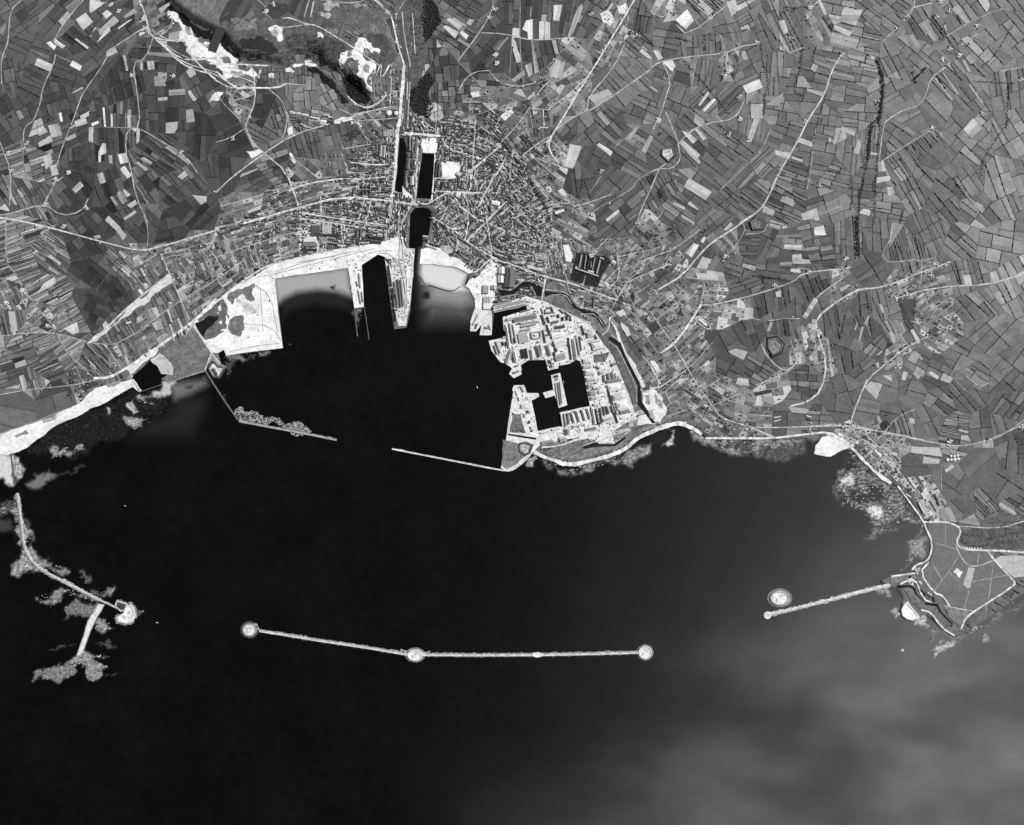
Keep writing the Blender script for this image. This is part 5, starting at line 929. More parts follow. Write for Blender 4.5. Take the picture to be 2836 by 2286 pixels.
# ------------------------------------------------------------------ buildings
def prism(cx, cy, an, L, Wd, h, rise, z0, kind='gable'):
    ux, uy = math.cos(an), math.sin(an)
    def p(a, b, z): return (cx+ux*a-uy*b, cy+uy*a+ux*b, z)
    l, w, zt = L/2, Wd/2, z0+h
    wv = [p(-l, -w, z0-4), p(l, -w, z0-4), p(l, w, z0-4), p(-l, w, z0-4), p(-l, -w, zt), p(l, -w, zt), p(l, w, zt), p(-l, w, zt)]
    wf = [(0, 1, 5, 4), (1, 2, 6, 5), (2, 3, 7, 6), (3, 0, 4, 7)]
    e = .5; a, b = l+e, w+e
    if kind == 'gable':
        rv = [p(-a, -b, zt-.2), p(a, -b, zt-.2), p(a, b, zt-.2), p(-a, b, zt-.2), p(-a, 0, zt+rise), p(a, 0, zt+rise)]
        rf = [(0, 1, 5, 4), (2, 3, 4, 5), (1, 2, 5), (3, 0, 4)]
    elif kind == 'hip':
        k = min(w*.9, l*.8)
        rv = [p(-a, -b, zt), p(a, -b, zt), p(a, b, zt), p(-a, b, zt), p(-a+k, 0, zt+rise), p(a-k, 0, zt+rise)]
        rf = [(0, 1, 5, 4), (2, 3, 4, 5), (1, 2, 5), (3, 0, 4)]
    elif kind == 'flat':
        rv = [p(-a, -b, zt), p(a, -b, zt), p(a, b, zt), p(-a, b, zt), p(-a, -b, zt+.9), p(a, -b, zt+.9), p(a, b, zt+.9), p(-a, b, zt+.9)]
        rf = [(4, 5, 6, 7), (0, 1, 5, 4), (1, 2, 6, 5), (2, 3, 7, 6), (3, 0, 4, 7)]
    else:                                          # several parallel ridges along the length
        n = int(kind); rv = []; rf = []
        for i in range(n):
            b0, b1 = -b+2*b*i/n, -b+2*b*(i+1)/n; k = len(rv)
            rv += [p(-a, b0, zt), p(a, b0, zt), p(a, b1, zt), p(-a, b1, zt), p(-a, (b0+b1)/2, zt+rise), p(a, (b0+b1)/2, zt+rise)]
            rf += [(k, k+1, k+5, k+4), (k+2, k+3, k+4, k+5), (k+1, k+2, k+5), (k+3, k, k+4)]
    return wv, wf, rv, rf
def building(name, desc, cat, group, x0, y0, x1, y1, Wd, h, tone, kind='gable', mark=None, extra=None, noun=''):
    """a building of several parts: walls, roof (> ridge lantern or chimney), loading door"""
    L = math.hypot(x1-x0, y1-y0); an = math.atan2(y1-y0, x1-x0); cx, cy = (x0+x1)/2, (y0+y1)/2
    z = h1(cx, cy)+.5; rise = (.22*Wd if kind in ('gable', 'hip') else 2.5)
    t = thing(name, (cx, cy, z), '', cat, group)
    wv, wf, rv, rf = prism(cx, cy, an, L, Wd, h, rise, z, kind)
    mesh('wall', wv, wf, alb(min(220, 120+random.uniform(-20, 60))), 'wall', t, (cx, cy, z))
    ro = mesh('roof', rv, rf, [alb(tone*random.uniform(.96, 1.03)) for _ in rf], 'roof', t, (cx, cy, z))
    ux, uy = math.cos(an), math.sin(an)
    if Wd > 15 and L > 28 and kind == 'gable':
        v, f, v2, f2 = prism(cx, cy, an, L*.8, 3.2, rise+h+1.2, .8, z, 'gable')
        v = [(a, b, max(c, z+h+rise-1.2)) for a, b, c in v]; k = len(v)
        mesh('ridge_lantern', v+v2, f+[tuple(i+k for i in q) for q in f2], alb(tone*.62), 'roof', ro, (cx, cy, z))
    elif kind != 'flat' and L > 14:
        s = L*.3; v, f, v2, f2 = prism(cx+ux*s, cy+uy*s, an, 1.6, 1.6, h+rise+1.8, .3, z, 'flat'); v = [(a, b, max(c, z+h)) for a, b, c in v]
        k = len(v); mesh('chimney', v+v2, f+[tuple(i+k for i in q) for q in f2], alb(90), 'wall', ro, (cx, cy, z))
    if L > 20:
        d = L/2+.25; w2 = min(4., Wd*.3); hh = min(5., h*.7)
        q = [(cx+ux*d-uy*b, cy+uy*d+ux*b, zz) for b, zz in ((-w2/2, z-.5), (w2/2, z-.5), (w2/2, z+hh), (-w2/2, z+hh))]
        q2 = [(a-ux*.35, b-uy*.35, c) for a, b, c in q]
        mesh('door', q+q2, [(0, 1, 2, 3), (0, 4, 5, 1), (1, 5, 6, 2), (2, 6, 7, 3), (3, 7, 4, 0)], alb(60), 'paint', t, (cx, cy, z))
    want(t, f'{roofword(tone)} {shapeword(L, Wd)} {desc}', cat, cx, cy, group, mark)
    return t
# sheet kind desc cat height roof | x0,y0,x1,y1,width,tone ...
BLD = '''
b2 workshop|workshop|workshop|12|gable|dockyard workshops and stores:318,125,310,270,78,105 ;290,520,335,511,20,210 345,525,520,490,36,140 400,552,540,532,14,200 400,576,500,560,12,150 285,560,310,740,15,225 340,560,365,690,13,200 312,556,334,700,10,150 480,620,545,610,10,200 551,612,553,662,10,190 486,668,548,662,10,190 478,624,484,664,10,150 505,640,528,637,16,235 400,604,472,592,12,170 345,760,365,850,24,220 320,760,284,860,24,165 480,750,492,825,22,205 520,725,545,810,26,125 550,715,560,790,10,170 205,690,240,780,13,150 255,690,268,722,13,90 283,690,292,722,12,90 345,665,355,702,14,80 345,932,385,917,18,165 376,555,392,548,10,80 395,460,470,445,8,120 260,660,280,655,12,200 222,745,250,735,10,210 190,720,215,790,8,120 335,800,345,850,8,90 360,880,385,872,14,200
b2 warehouse|quay shed|shed|10|gable|dockyard quay sheds:185,430,440,370,22,190 190,460,440,402,18,170 190,410,330,376,13,150 240,350,370,326,13,150 30,560,72,482,16,215 250,112,250,164,44,240 243,182,243,234,44,236 190,256,190,286,44,190 50,590,60,550,10,110 560,1476,650,1460,24,165 700,1450,750,1440,38,190 755,1370,760,1412,38,140 900,1376,980,1360,20,140 550,1398,622,1384,13,228 640,1374,705,1362,13,225 240,270,205,280,10,140 150,560,165,600,9,160 120,580,145,585,14,180
b2 store|storehouse|warehouse|11|gable|dockyard workshops and stores:640,655,722,632,36,243 600,432,640,425,12,110 585,445,592,475,12,110 640,432,648,465,12,100 600,470,640,466,10,120 640,545,690,533,17,120 665,585,740,572,22,95 630,610,700,600,12,220 687,480,691,506,14,50 722,500,725,530,14,50 755,490,758,524,12,55 780,505,790,530,10,70 660,712,742,684,66,236 668,822,742,800,48,165 765,660,790,830,10,60 805,670,828,830,24,190 832,660,857,795,13,175 852,650,866,760,12,80 600,720,625,800,28,145 622,832,640,890,26,130 605,870,660,880,8,215 590,640,640,635,12,120 600,560,625,640,10,60 560,480,590,560,16,120 570,600,590,700,14,130 600,500,620,545,14,90 560,430,575,470,12,200 640,490,670,486,14,215 700,440,730,470,10,120 735,460,790,500,10,125 665,740,680,770,20,110 700,700,712,720,20,90 655,770,662,800,14,70
b2 workshop|square workshop|workshop|13|hip|dockyard workshops and stores:880,845,940,834,36,210 880,888,945,880,26,190 895,932,970,920,44,215 905,986,980,975,34,200 915,1036,960,1030,30,175 930,1092,982,1080,38,165 940,1132,990,1120,28,190 910,642,960,630,46,190 950,732,1030,714,58,220 930,702,1010,690,12,160 1075,1055,1165,1034,54,242 1110,1128,1190,1104,48,200 1140,1192,1220,1166,66,236 1165,1242,1242,1224,26,140 1075,937,1086,985,20,140 1105,930,1116,976,20,150 1060,1002,1165,984,24,140 1040,950,1046,1005,13,120 1005,935,1040,925,30,190 880,600,905,590,22,200 870,565,890,640,9,70 985,880,1010,900,16,150 1130,940,1140,970,14,180 1035,930,1060,900,12,220 960,1180,1000,1170,20,220 1000,1080,1050,1070,20,228 930,1020,990,1010,8,110 945,1065,1000,1055,8,100 1100,870,1130,860,18,130 1140,860,1160,850,14,140 970,640,990,670,10,110 960,1050,1010,1030,16,230
b2 building_shed|slip shed|shed|14|gable|slip sheds along the foot of the basin:790,1240,815,1320,16,205 830,1226,856,1310,17,215 872,1216,898,1300,17,210 912,1206,938,1290,17,215 950,1200,975,1330,18,225 730,1250,746,1342,13,125 761,1245,772,1330,13,125 710,1252,724,1345,11,215 980,1210,1000,1330,10,70 1012,1205,1026,1312,10,75 1036,1192,1050,1262,10,110 1060,1190,1080,1250,18,120 1040,1300,1100,1282,22,200 1100,1185,1118,1240,16,150 1120,1230,1150,1320,10,60 1075,1060,1100,1160,8,60 1100,1150,1140,1250,8,65 800,1345,880,1330,12,215 1010,1330,1030,1300,12,90
b2 barrack_block|barrack on the island quay|barracks|10|gable|island quay buildings:685,1010,705,1180,13,120 668,1012,690,1188,7,210 700,1005,718,1170,6,160 660,962,690,956,18,90 668,985,685,980,10,100
b2 quay_house|quay house|house|7|hip|houses on the left mole:395,1040,420,1082,13,140 445,1225,456,1245,14,70 460,1305,472,1322,14,80 475,1385,492,1380,14,60 360,1070,375,1110,10,210 400,1180,408,1210,9,150 420,1250,428,1280,9,140 470,1350,480,1370,8,120 375,1120,385,1150,9,120
b2 hospital_wing|hospital wing|hospital|13|gable|wings of the walled hospital:830,128,1000,186,9,190 870,20,850,120,11,165 905,25,890,130,8,150 972,40,952,140,8,150 1012,60,985,168,11,165 930,32,962,22,28,205 918,148,962,158,18,215 925,70,915,110,14,70 940,120,945,75,8,140 830,110,822,130,14,190
b2 school|long ward|hospital|9|gable|long blocks near the hospital:440,100,570,135,10,225 450,115,565,146,9,220 700,245,735,265,9,200 785,285,820,300,9,200 1010,40,1040,55,10,190 1100,70,1130,90,26,225 1000,255,1040,265,10,205 900,380,930,390,14,150 970,340,960,420,12,110 985,350,1010,358,10,120 970,400,1005,410,10,130
b2 boathouse|quay hall|hall|12|3|halls of the white quay square:128,258,125,318,46,160 135,345,135,392,56,170 135,394,135,440,56,232
b2 saw_roof_shop|ridged factory hall|factory|11|4|ridged factory halls:380,668,452,652,76,175 405,750,418,822,22,55 435,745,447,820,20,55 405,1385,430,1390,8,120
t hangar|hangar on the beach|hangar|16|2|beach hangar bays:118,1084,212,1082,28,225 112,1117,222,1119,26,130 104,1152,222,1156,16,60
t factory|ridged factory hall|factory|9|4|ridged factory halls:207,970,207,1045,72,85 295,945,295,1040,72,185 775,225,777,276,84,165 486,415,482,455,50,95
t tenement|waterfront block|building|14|gable|waterfront blocks:530,1000,525,1090,13,80 560,980,562,1060,13,120 530,1086,568,1086,11,90 640,1060,740,1066,15,65 640,1096,720,1102,14,70 690,1040,725,1048,24,205 620,1045,640,1060,14,100 720,350,712,435,17,190 745,350,738,442,17,180 770,470,802,468,26,130 565,650,570,722,13,55 596,650,600,722,12,60 626,650,629,722,13,55 556,655,640,656,9,175 555,690,640,692,8,150 200,1030,400,1048,8,70 370,1110,390,1140,10,100 610,970,615,1020,10,70
t warehouse|dockside warehouse|warehouse|13|gable|warehouses between the docks:940,275,940,392,12,135 962,280,957,390,10,125 988,290,982,400,13,110 930,450,922,530,24,115 972,460,968,528,26,95 960,590,957,655,26,215 910,590,908,650,15,140 920,405,930,440,20,100 968,405,960,440,20,110 1150,470,1140,590,12,70 1172,470,1164,590,12,110 1190,630,1185,675,24,60 1245,630,1240,670,22,100 1150,620,1148,670,14,110 920,550,905,580,14,110 965,545,960,575,20,90 815,715,850,725,10,100 820,745,855,755,10,110 880,810,900,840,12,70 920,810,910,845,12,80
t liner_terminal_hall|liner terminal hall|station|15|gable|halls of the liner terminal:822,1400,846,1605,15,145 846,1386,870,1600,15,110 870,1386,890,1590,11,140 822,1450,830,1500,14,232 815,1610,850,1620,10,190
t quay_gallery|boarding gallery|gallery|13|flat|boarding galleries of the liner terminal:775,1275,800,1440,8,55 801,1450,830,1705,8,50
t transit_shed|transit shed|shed|8|gable|transit sheds left of the liner dock:546,1340,556,1450,13,170 540,1470,560,1575,11,160 525,1400,535,1440,8,120 565,1480,575,1560,7,130
t market_hall|market hall|hall|12|hip|public halls in the old town:1570,790,1635,805,30,240 1540,480,1600,505,34,75 1300,560,1330,580,26,215 1700,1090,1720,1050,24,90 1260,1000,1300,990,20,225 1460,440,1470,455,20,240
t customs_house|customs shed|shed|8|gable|sheds by the beach:1040,1050,1080,1055,12,200 1045,1075,1080,1085,20,80 1090,1105,1170,1130,8,60 1060,1120,1150,1150,9,210
a1 depot_shed|depot shed|shed|8|gable|depot sheds by the bypass road:575,880,616,888,17,240 625,888,662,895,17,240 670,898,718,905,17,238 735,918,792,928,11,225 580,915,625,920,7,120 580,935,625,940,7,130 580,953,625,957,7,120 810,955,856,960,34,236 860,946,912,955,24,95 765,960,806,965,32,125 830,898,880,905,14,215 870,915,900,918,10,220 640,985,655,1030,8,90 620,985,630,1020,8,80 655,970,700,985,10,190 680,990,740,1000,12,180 1290,1010,1330,1015,14,140 1480,640,1475,780,10,190 1520,900,1500,1000,6,90
b0 camp_hut|camp hut|hut|5|gable|huts of the seaside camp:1340,918,1352,965,10,215 1372,905,1392,945,12,70 1402,890,1416,925,9,225 1428,875,1440,910,11,75 1450,860,1462,890,9,220 1380,900,1400,890,8,220 1455,845,1472,862,9,80
b0 villa|seaside villa|house|7|hip|villas along the shore road:590,1340,596,1356,9,70 615,1328,622,1342,9,75 635,1318,640,1332,9,75 655,1308,660,1322,9,80 605,1390,620,1380,9,200 640,1365,655,1355,9,205 620,1420,640,1410,10,205 530,1380,550,1385,10,60 1080,360,1110,370,10,215 1095,350,1090,380,8,220 1310,670,1330,675,12,230 1125,1070,1140,1085,12,120 980,830,1020,820,10,235
b3 barracks|long shed|shed|6|gable|sheds by the coast road:640,1650,660,1655,8,200 690,1640,705,1644,8,210 740,1650,760,1655,10,225 1210,1545,1250,1560,10,215 1215,1570,1245,1580,10,70 1240,1600,1255,1605,10,210 1205,1430,1215,1450,10,180 395,780,430,800,5,150 500,1380,560,1410,8,70
c4 hut|hut|hut|4|gable|row of white huts:1192,880,1202,886,9,240 1210,884,1220,889,9,240 1228,886,1238,891,9,240 1248,888,1258,893,9,240 1268,889,1278,894,9,240 1290,890,1300,895,9,240 1312,891,1322,896,9,240 1335,892,1345,897,9,240
c4 barrack|headland barrack|barracks|7|gable|barracks on the headland:860,1150,880,1170,16,240 880,1215,920,1255,16,80 925,1235,960,1260,18,190 970,1265,985,1305,12,60 1080,65,1110,75,12,235 1075,85,1100,100,8,220 950,520,1000,610,14,185 985,470,1020,560,8,100 860,540,900,620,12,200 900,660,930,645,14,215 790,1105,800,1115,14,40 940,680,1000,655,10,120 1110,1485,1122,1495,14,60 875,470,900,510,14,220 760,470,800,500,10,210
'''
for ln in BLD.strip().split('\n'):
    hd, body = ln.split(':'); a, desc, cat, h, kind, group = hd.split('|'); sh, name = a.split()
    for it in body.replace(';', '').split():
        x0, y0, x1, y1, w, tone = map(float, it.split(','))
        a, b = P(sh, x0, y0), P(sh, x1, y1)
        building(name, desc, cat, group, a[0], a[1], b[0], b[1], w*unit(sh), float(h)*random.uniform(.9, 1.15), tone, kind)
        raster([(a[0]-w*.5*unit(sh), a[1]-w*.5*unit(sh)), (b[0], b[1]), (b[0]+w*.5*unit(sh), b[1]+w*.5*unit(sh))], 1, RMASK)

# ------------------------------------------------------------------ town houses: plots and street fronts
HS = []
for poly, c in PLOTS:
    m = cen(poly)
    if look(EXCL, *m) or look(RMASK, *m): continue
    an = c[2]; ux, uy = math.cos(an), math.sin(an)
    e = [p[0]*ux+p[1]*uy for p in poly]; g = [-p[0]*uy+p[1]*ux for p in poly]; eu, ev = max(e)-min(e), max(g)-min(g)
    if c[8] == 't':
        if random.random() > .8: continue
        L, Wd = eu*random.uniform(.7, 1.), min(ev*random.uniform(.5, .75), 13); h = random.uniform(6, 9)
    else:
        if random.random() > .5: continue
        L, Wd = random.uniform(9, 20), random.uniform(7, 10); h = random.uniform(5, 8)
    if Wd > L: L, Wd, an = Wd, L, an+math.pi/2
    tone = random.choice((60, 70, 80, 88, 96, 105, 115, 126, 140, 165, 215))
    if c[8] == 't' and L > 23 and random.random() < .8:
        kq = 2 if L < 42 else 3; bx, by = math.cos(an), math.sin(an)
        for iq in range(kq):
            o_ = L*((iq+.5)/kq-.5); px, py = m[0]+bx*o_, m[1]+by*o_
            if not look(RMASK, px, py): HS.append((px, py, an+random.choice((0, 0, 1.5708)), L/kq*random.uniform(.75, .97), Wd*random.uniform(.75, 1.05), h*random.uniform(.8, 1.2), tone if random.random() < .45 else random.choice((60, 75, 90, 105, 125, 150, 190, 225))))
        continue
    cx_, sx_ = math.cos(an)*L*.45, math.sin(an)*L*.45
    if look(RMASK, m[0]+cx_, m[1]+sx_) or look(RMASK, m[0]-cx_, m[1]-sx_): L *= .45
    HS.append((m[0], m[1], an+random.gauss(0, .05), L, Wd, h, tone))
KIND = np.array([c[8] != 'f' for c in CT])
seen = set()
for x, y, an, w in ROADPTS:
    if w > 45: continue
    j = np.argmin((CX[:, 0]-x)**2+(CX[:, 1]-y)**2)
    if not KIND[j] and random.random() > .025: continue
    town = CT[j][8] == 't'
    for sd in (-1, 1):
        if random.random() > (.8 if town else .55): continue
        d = w/2+random.uniform(7, 12); px, py = x-math.sin(an)*d*sd, y+math.cos(an)*d*sd
        k = (int(px/17), int(py/17))
        if k in seen or not look(LAND, px, py) or look(EXCL, px, py) or look(RMASK, px, py): continue
        seen.add(k)
        HS.append((px, py, an, random.uniform(14, 34) if town else random.uniform(9, 17), random.uniform(8, 11), random.uniform(7, 11) if town else random.uniform(4.5, 7), random.choice((55, 68, 85, 105, 130, 165, 215, 238))))
HS = [h for h in HS if abs(h[0]) < 4520 and -3640 < h[1] < 3640]
HS.sort(key=lambda q: -q[3]*q[4])
HZ = H([q[0] for q in HS], [q[1] for q in HS])
sv, sf, st, sm = [], [], [], []
for i, (x, y, an, L, Wd, h, tone) in enumerate(HS):
    z = float(HZ[i]); wv, wf, rv, rf = prism(x, y, an, L, Wd, h, Wd*.42, z, 'gable')
    tt = [alb(random.uniform(95, 190))]*4+[alb(tone)]*4; mm = [1]*4+[0]*4
    if i < 300:
        f = wf+[tuple(k+8 for k in q) for q in rf]
        o = mesh('terraced_house', wv+rv, f, tt, loc=(x, y, z), mats=('roof', 'wall'), fm=mm)
        want(o, f'{roofword(tone)} {shapeword(L, Wd)} house block', 'house', x, y, 'blocks of town houses')
    else:
        k = len(sv); sv += wv+rv; sf += [tuple(j+k for j in q) for q in wf]+[tuple(j+k+8 for j in q) for q in rf]; st += tt; sm += mm
mesh('town_houses', sv, sf, st, mats=('roof', 'wall'), fm=sm, kind='stuff')

# ------------------------------------------------------------------ farmsteads
FARMS = 'a0:860,40 1110,150 1140,240 1340,590 570,990 210,1110 225,1170 60,1190 540,1345 440,1400 350,1590 680,1620 1410,1185 95,1330 920,85 1060,1020 1030,590|a1:395,110 130,1080 450,60 1060,960|a2:440,150 480,85 480,430 490,500 1530,260 1580,290 1220,110 1300,1330|a3:180,110 740,225 600,560 575,600 690,755 690,930 605,1050 1195,950 1235,65 1220,150 1480,430 1090,310 1390,1100 830,340 1020,385 60,940 1310,1450|a4:1020,20 1090,100 990,140 770,140 690,235 1050,230 1310,215 1090,390 1165,440 1080,520 1040,470 1230,350 960,1000 1020,1060 475,450 530,800 1350,890 1650,620|b0:370,730 400,785 380,855 425,860 185,575 85,590 70,680 290,80 500,80 280,280|b3:1220,435 1510,330 1525,400 1235,1665 590,315 965,540|b4:990,375 950,460 835,825 740,1030 530,1155 1650,1640|c4:1400,55 1100,60'
FD = ('white farmhouse', 'dark-roofed barn', 'pale farm shed')
fi = 0
for ln in FARMS.split('|'):
    sh, body = ln.split(':')
    for q in body.split():
        fx, fy = P(sh, *map(float, q.split(',')))
        if not look(LAND, fx, fy): continue
        a0 = random.uniform(0, 3.1); k = 24
        ring = ragged([(fx+math.cos(t)*random.uniform(15, 30), fy+math.sin(t)*random.uniform(12, 26)) for t in (0, 1, 2, 3, 4, 5)], .15, 12)
        cdt_mesh('farmyard', [ring], lambda X, Y: inpoly(X, Y, ring), 40., 2.3, 'apron', alb(random.uniform(150, 225)))
        for j in range(3):
            an = a0+(j % 2)*math.pi/2; x, y = fx+math.cos(a0+j*2.1)*17, fy+math.sin(a0+j*2.1)*15
            tone = (random.uniform(228, 245), random.uniform(45, 70), random.uniform(185, 215))[j]
            L, Wd, h = random.uniform(15, 24), random.uniform(7.5, 10), random.uniform(5, 8); z = h1(x, y)+.3
            t = thing(('farmhouse', 'barn', 'farm_shed')[j], (x, y, z), '', 'farm building', 'farm buildings among the fields')
            wv, wf, rv, rf = prism(x, y, an, L, Wd, h, Wd*.35, z, 'gable')
            mesh('wall', wv, wf, alb(random.uniform(140, 210)), 'wall', t, (x, y, z)); mesh('roof', rv, rf, alb(tone), 'roof', t, (x, y, z))
            want(t, FD[j], 'farm building', x, y, 'farm buildings among the fields')

# ------------------------------------------------------------------ trees and woods
def blob(r, seed, n=3):
    rg = random.Random(seed); v, f = [], []
    for _ in range(n):
        ox, oy, oz, rr = rg.uniform(-.5, .5)*r, rg.uniform(-.5, .5)*r, rg.uniform(-.2, .4)*r, r*rg.uniform(.45, .7)
        k = len(v); rings, seg = 4, 7
        for i in range(1, rings):
            for j in range(seg):
                a, b = math.pi*i/rings, 2*math.pi*j/seg+i*.4; q = rr*rg.uniform(.75, 1.2)
                v.append((ox+q*math.sin(a)*math.cos(b), oy+q*math.sin(a)*math.sin(b), oz+q*math.cos(a)*.85))
        v += [(ox, oy, oz+rr), (ox, oy, oz-rr)]; T, B = len(v)-2, len(v)-1
        for i in range(rings-2):
            for j in range(seg):
                f.append((k+i*seg+j, k+(i+1)*seg+j, k+(i+1)*seg+(j+1) % seg, k+i*seg+(j+1) % seg))
        for j in range(seg):
            f.append((k+j, k+(j+1) % seg, T)); f.append((k+(rings-2)*seg+(j+1) % seg, k+(rings-2)*seg+j, B))
    return v, f
BL = [tuple(map(np.array, (v,)))+(f,) for v, f in (blob(1., i, 2) for i in range(6))]
def wood(name, places):
    v, f = [], []
    for x, y, r in places:
        bv_, bf_ = random.choice(BL); z = h1(x, y); k = sum(map(len, v))
        v.append(bv_*np.array([r, r, r*.9])+np.array([x, y, z+r*.9])); f += [tuple(i+k for i in q) for q in bf_]
    if v: mesh(name, np.vstack(v), f, None, 'leaf', kind='stuff')
def scatter(sh, pl, step, r0, r1, keep=1.):
    poly = pts(sh, pl); xs = [p[0] for p in poly]; ys = [p[1] for p in poly]; o = []
    gx, gy = np.meshgrid(np.arange(min(xs), max(xs), step), np.arange(min(ys), max(ys), step))
    gx = gx+RNG.uniform(-.5, .5, gx.shape)*step; gy = gy+RNG.uniform(-.5, .5, gy.shape)*step
    k = inpoly(gx, gy, poly) & (RNG.uniform(0, 1, gx.shape) < keep)
    return [(x, y, random.uniform(r0, r1)) for x, y in zip(gx[k], gy[k])]
wood('woodland', scatter('a1', '1610,-40 1720,60 1745,180 1680,260 1620,330 1600,150', 13, 6, 10, .85))
wood('woodland', scatter('a1', '1510,700 1590,610 1650,560 1690,640 1640,720 1690,830 1660,920 1560,900 1500,820', 13, 6, 10, .85))
wood('woodland', scatter('a1', '940,565 1050,600 1140,640 1195,780 1150,815 1090,800 1040,770 1000,660', 14, 5, 9, .5))  # trees added over the painted shadow below the quarry
wood('woodland', scatter('a1', '700,520 780,530 900,620 980,740 1030,800 970,810 920,700 800,580 710,555', 14, 5, 9, .7))
wood('woodland', scatter('a1', '540,470 640,440 800,420 900,470 900,560 780,520 640,450 560,520', 18, 5, 8, .45))
wood('woodland', scatter('a1', '1490,0 1610,0 1640,330 1560,560 1520,420', 20, 4, 7, .4))
wood('woodland', scatter('c4', '1180,780 1270,740 1500,745 1800,690 1800,900 1480,900 1260,890 1190,850', 21, 4, 7, .33))
wood('woodland', scatter('c4', '1440,600 1680,650 1800,640 1800,720 1500,730 1400,700', 21, 4, 7, .3))
wood('woodland', scatter('c4', '1590,0 1800,-60 1800,260 1620,180', 20, 4, 7, .35))
wood('woodland', scatter('b2', '830,0 1060,30 1095,70 1040,160 1010,230 990,270 900,250 780,210 800,130', 15, 4, 7, .55))
wood('woodland', scatter('b3', '120,90 160,80 210,150 210,190 170,150', 13, 5, 9)+scatter('b3', '0,120 70,130 70,210 20,210', 13, 5, 8, .7))
wood('woodland', scatter('a3', '60,1460 95,1480 95,1550 75,1570 60,1500', 13, 5, 8))
wood('woodland', scatter('a2', '680,790 760,780 760,830 690,830', 13, 5, 8)+scatter('a2', '855,1120 880,1110 905,1190 885,1230 865,1190', 12, 5, 9)+scatter('a2', '700,1040 800,1050 810,1130 740,1160 700,1120', 16, 5, 8, .5))
wood('woodland', scatter('a1', '970,1060 1080,1000 1120,1040 1010,1105', 13, 5, 8, .7))
wood('woodland', scatter('b4', '800,730 870,740 890,820 840,800', 14, 5, 8, .8))
wood('woodland', scatter('b3', '610,655 640,660 640,700 615,690', 12, 5, 8))
wood('woodland', scatter('b3', '420,60 470,0 460,90 400,150 330,210 380,120', 15, 4, 7, .5))
wood('scrub_bushes', scatter('a1', '20,260 80,190 300,150 520,170 800,230 1000,340 1080,400 960,520 800,520 650,450 560,520 180,480 90,380', 24, 3, 7, .33)+scatter('a1', '820,50 1100,60 1250,100 1330,230 1300,350 1100,280 900,200 800,150', 26, 3, 6, .2)+scatter('a1', '1100,320 1330,330 1390,430 1320,620 1250,600', 22, 3, 6, .3))
wood('garden_trees', [(x, y, r) for x, y, r in [(c[0]+random.gauss(0, 90), c[1]+random.gauss(0, 90), random.uniform(2.5, 5.5)) for c in CT if c[8] == 's' for _ in range(26)] if look(LAND, x, y) and not look(EXCL, x, y) and not look(RMASK, x, y)])
wood('tree_belt', [(x+random.gauss(0, 4), y+random.gauss(0, 4), random.uniform(.35, 1.15)*w*.62) for ln in DARK.strip().split('\n') for sh, w, body in [(ln.split(':')[0].split()[0], float(ln.split(':')[0].split()[1])*unit(ln.split()[0]), ln.split(':')[1])] for pl in body.split('|') for x, y in dense(smooth(pts(sh, pl), 2), 7.) if look(LAND, x, y)])
ht = []
for s, c, k in HEDGE:
    for _ in range(3 if c[3]*c[4] > 2000 else 1):
        if random.random() < .3:
            t = random.random(); x, y = s[0][0]+(s[1][0]-s[0][0])*t, s[0][1]+(s[1][1]-s[0][1])*t
            if abs(x) < 4700 and abs(y) < 3800 and look(LAND, x, y) and not look(EXCL, x, y) and not look(RMASK, x, y): ht.append((x+random.gauss(0, 1), y+random.gauss(0, 1), random.uniform(2.5, 5.5)))
wood('hedgerow_trees', ht[:5000])
gv, gf, gt = [], [], []
for sh, pl, step, keep in (('b2', '180,425 440,335 562,375 700,440 930,552 1010,680 1110,800 1190,1000 1290,1272 1200,1330 1100,1400 1130,1480 1000,1480 760,1440 540,1500 500,1540 726,1345 700,1240 772,1226 935,1190 905,1040 858,842 690,897 612,915 455,836 400,872 270,862 150,685 290,650 258,500', 19, .3), ('b2', '345,1030 425,1028 482,1148 530,1384 285,1440 315,1230', 24, .25),
   ('b1', '590,500 1300,402 1348,700 1400,690 1405,378 1530,295 1420,235 900,320', 30, .16), ('b1', '560,740 735,500 790,1010 360,1070 480,930', 38, .1), ('t', '760,1240 970,1150 945,1540 910,1720 850,1700', 17, .3), ('t', '540,1300 720,1200 700,1250 560,1330 500,1300', 22, .2), ('b2', '0,210 170,60 215,280 175,420 40,420', 24, .15), ('a1', '1440,100 1560,100 1520,600 1500,1000 1450,1000 1480,500', 20, .3)):
    for x, y, r in scatter(sh, pl, step, 1, 3, keep):
        if not look(LAND, x, y) or look(RMASK, x, y): continue
        wv, wf, rv, rf = prism(x, y, random.choice((.2, 1.75))+random.gauss(0, .1), random.uniform(5, 22), random.uniform(3, 8), random.uniform(1.5, 5), .8, h1(x, y)+1, 'gable'); k = len(gv)
        gv += wv+rv; gf += [tuple(j+k for j in q) for q in wf]+[tuple(j+k+8 for j in q) for q in rf]; gt += [alb(90)]*4+[alb(random.choice((50, 65, 85, 110, 140, 190)))]*4
mesh('stacked_goods', gv, gf, gt, 'wall', kind='stuff')
TREES = 'a0:1280,600 1345,575 1350,640 1300,640 1245,750 90,905 390,930 230,215 1130,350 480,760|a2:230,840 700,390 1530,255 1270,480 400,500|a3:1110,90 730,240 75,1045 640,985 560,610|a4:760,270 810,190 900,550 830,620|b0:1300,350 1150,860 800,1305 540,1385|b2:1460,225 1330,760 1385,810 1490,840 1570,390 1050,90|b3:55,505 85,1115 170,670 205,1070 1200,845 620,670|b4:835,810 610,1540'
tm = [blob(1., 50+i, 4) for i in range(3)]; TP = []
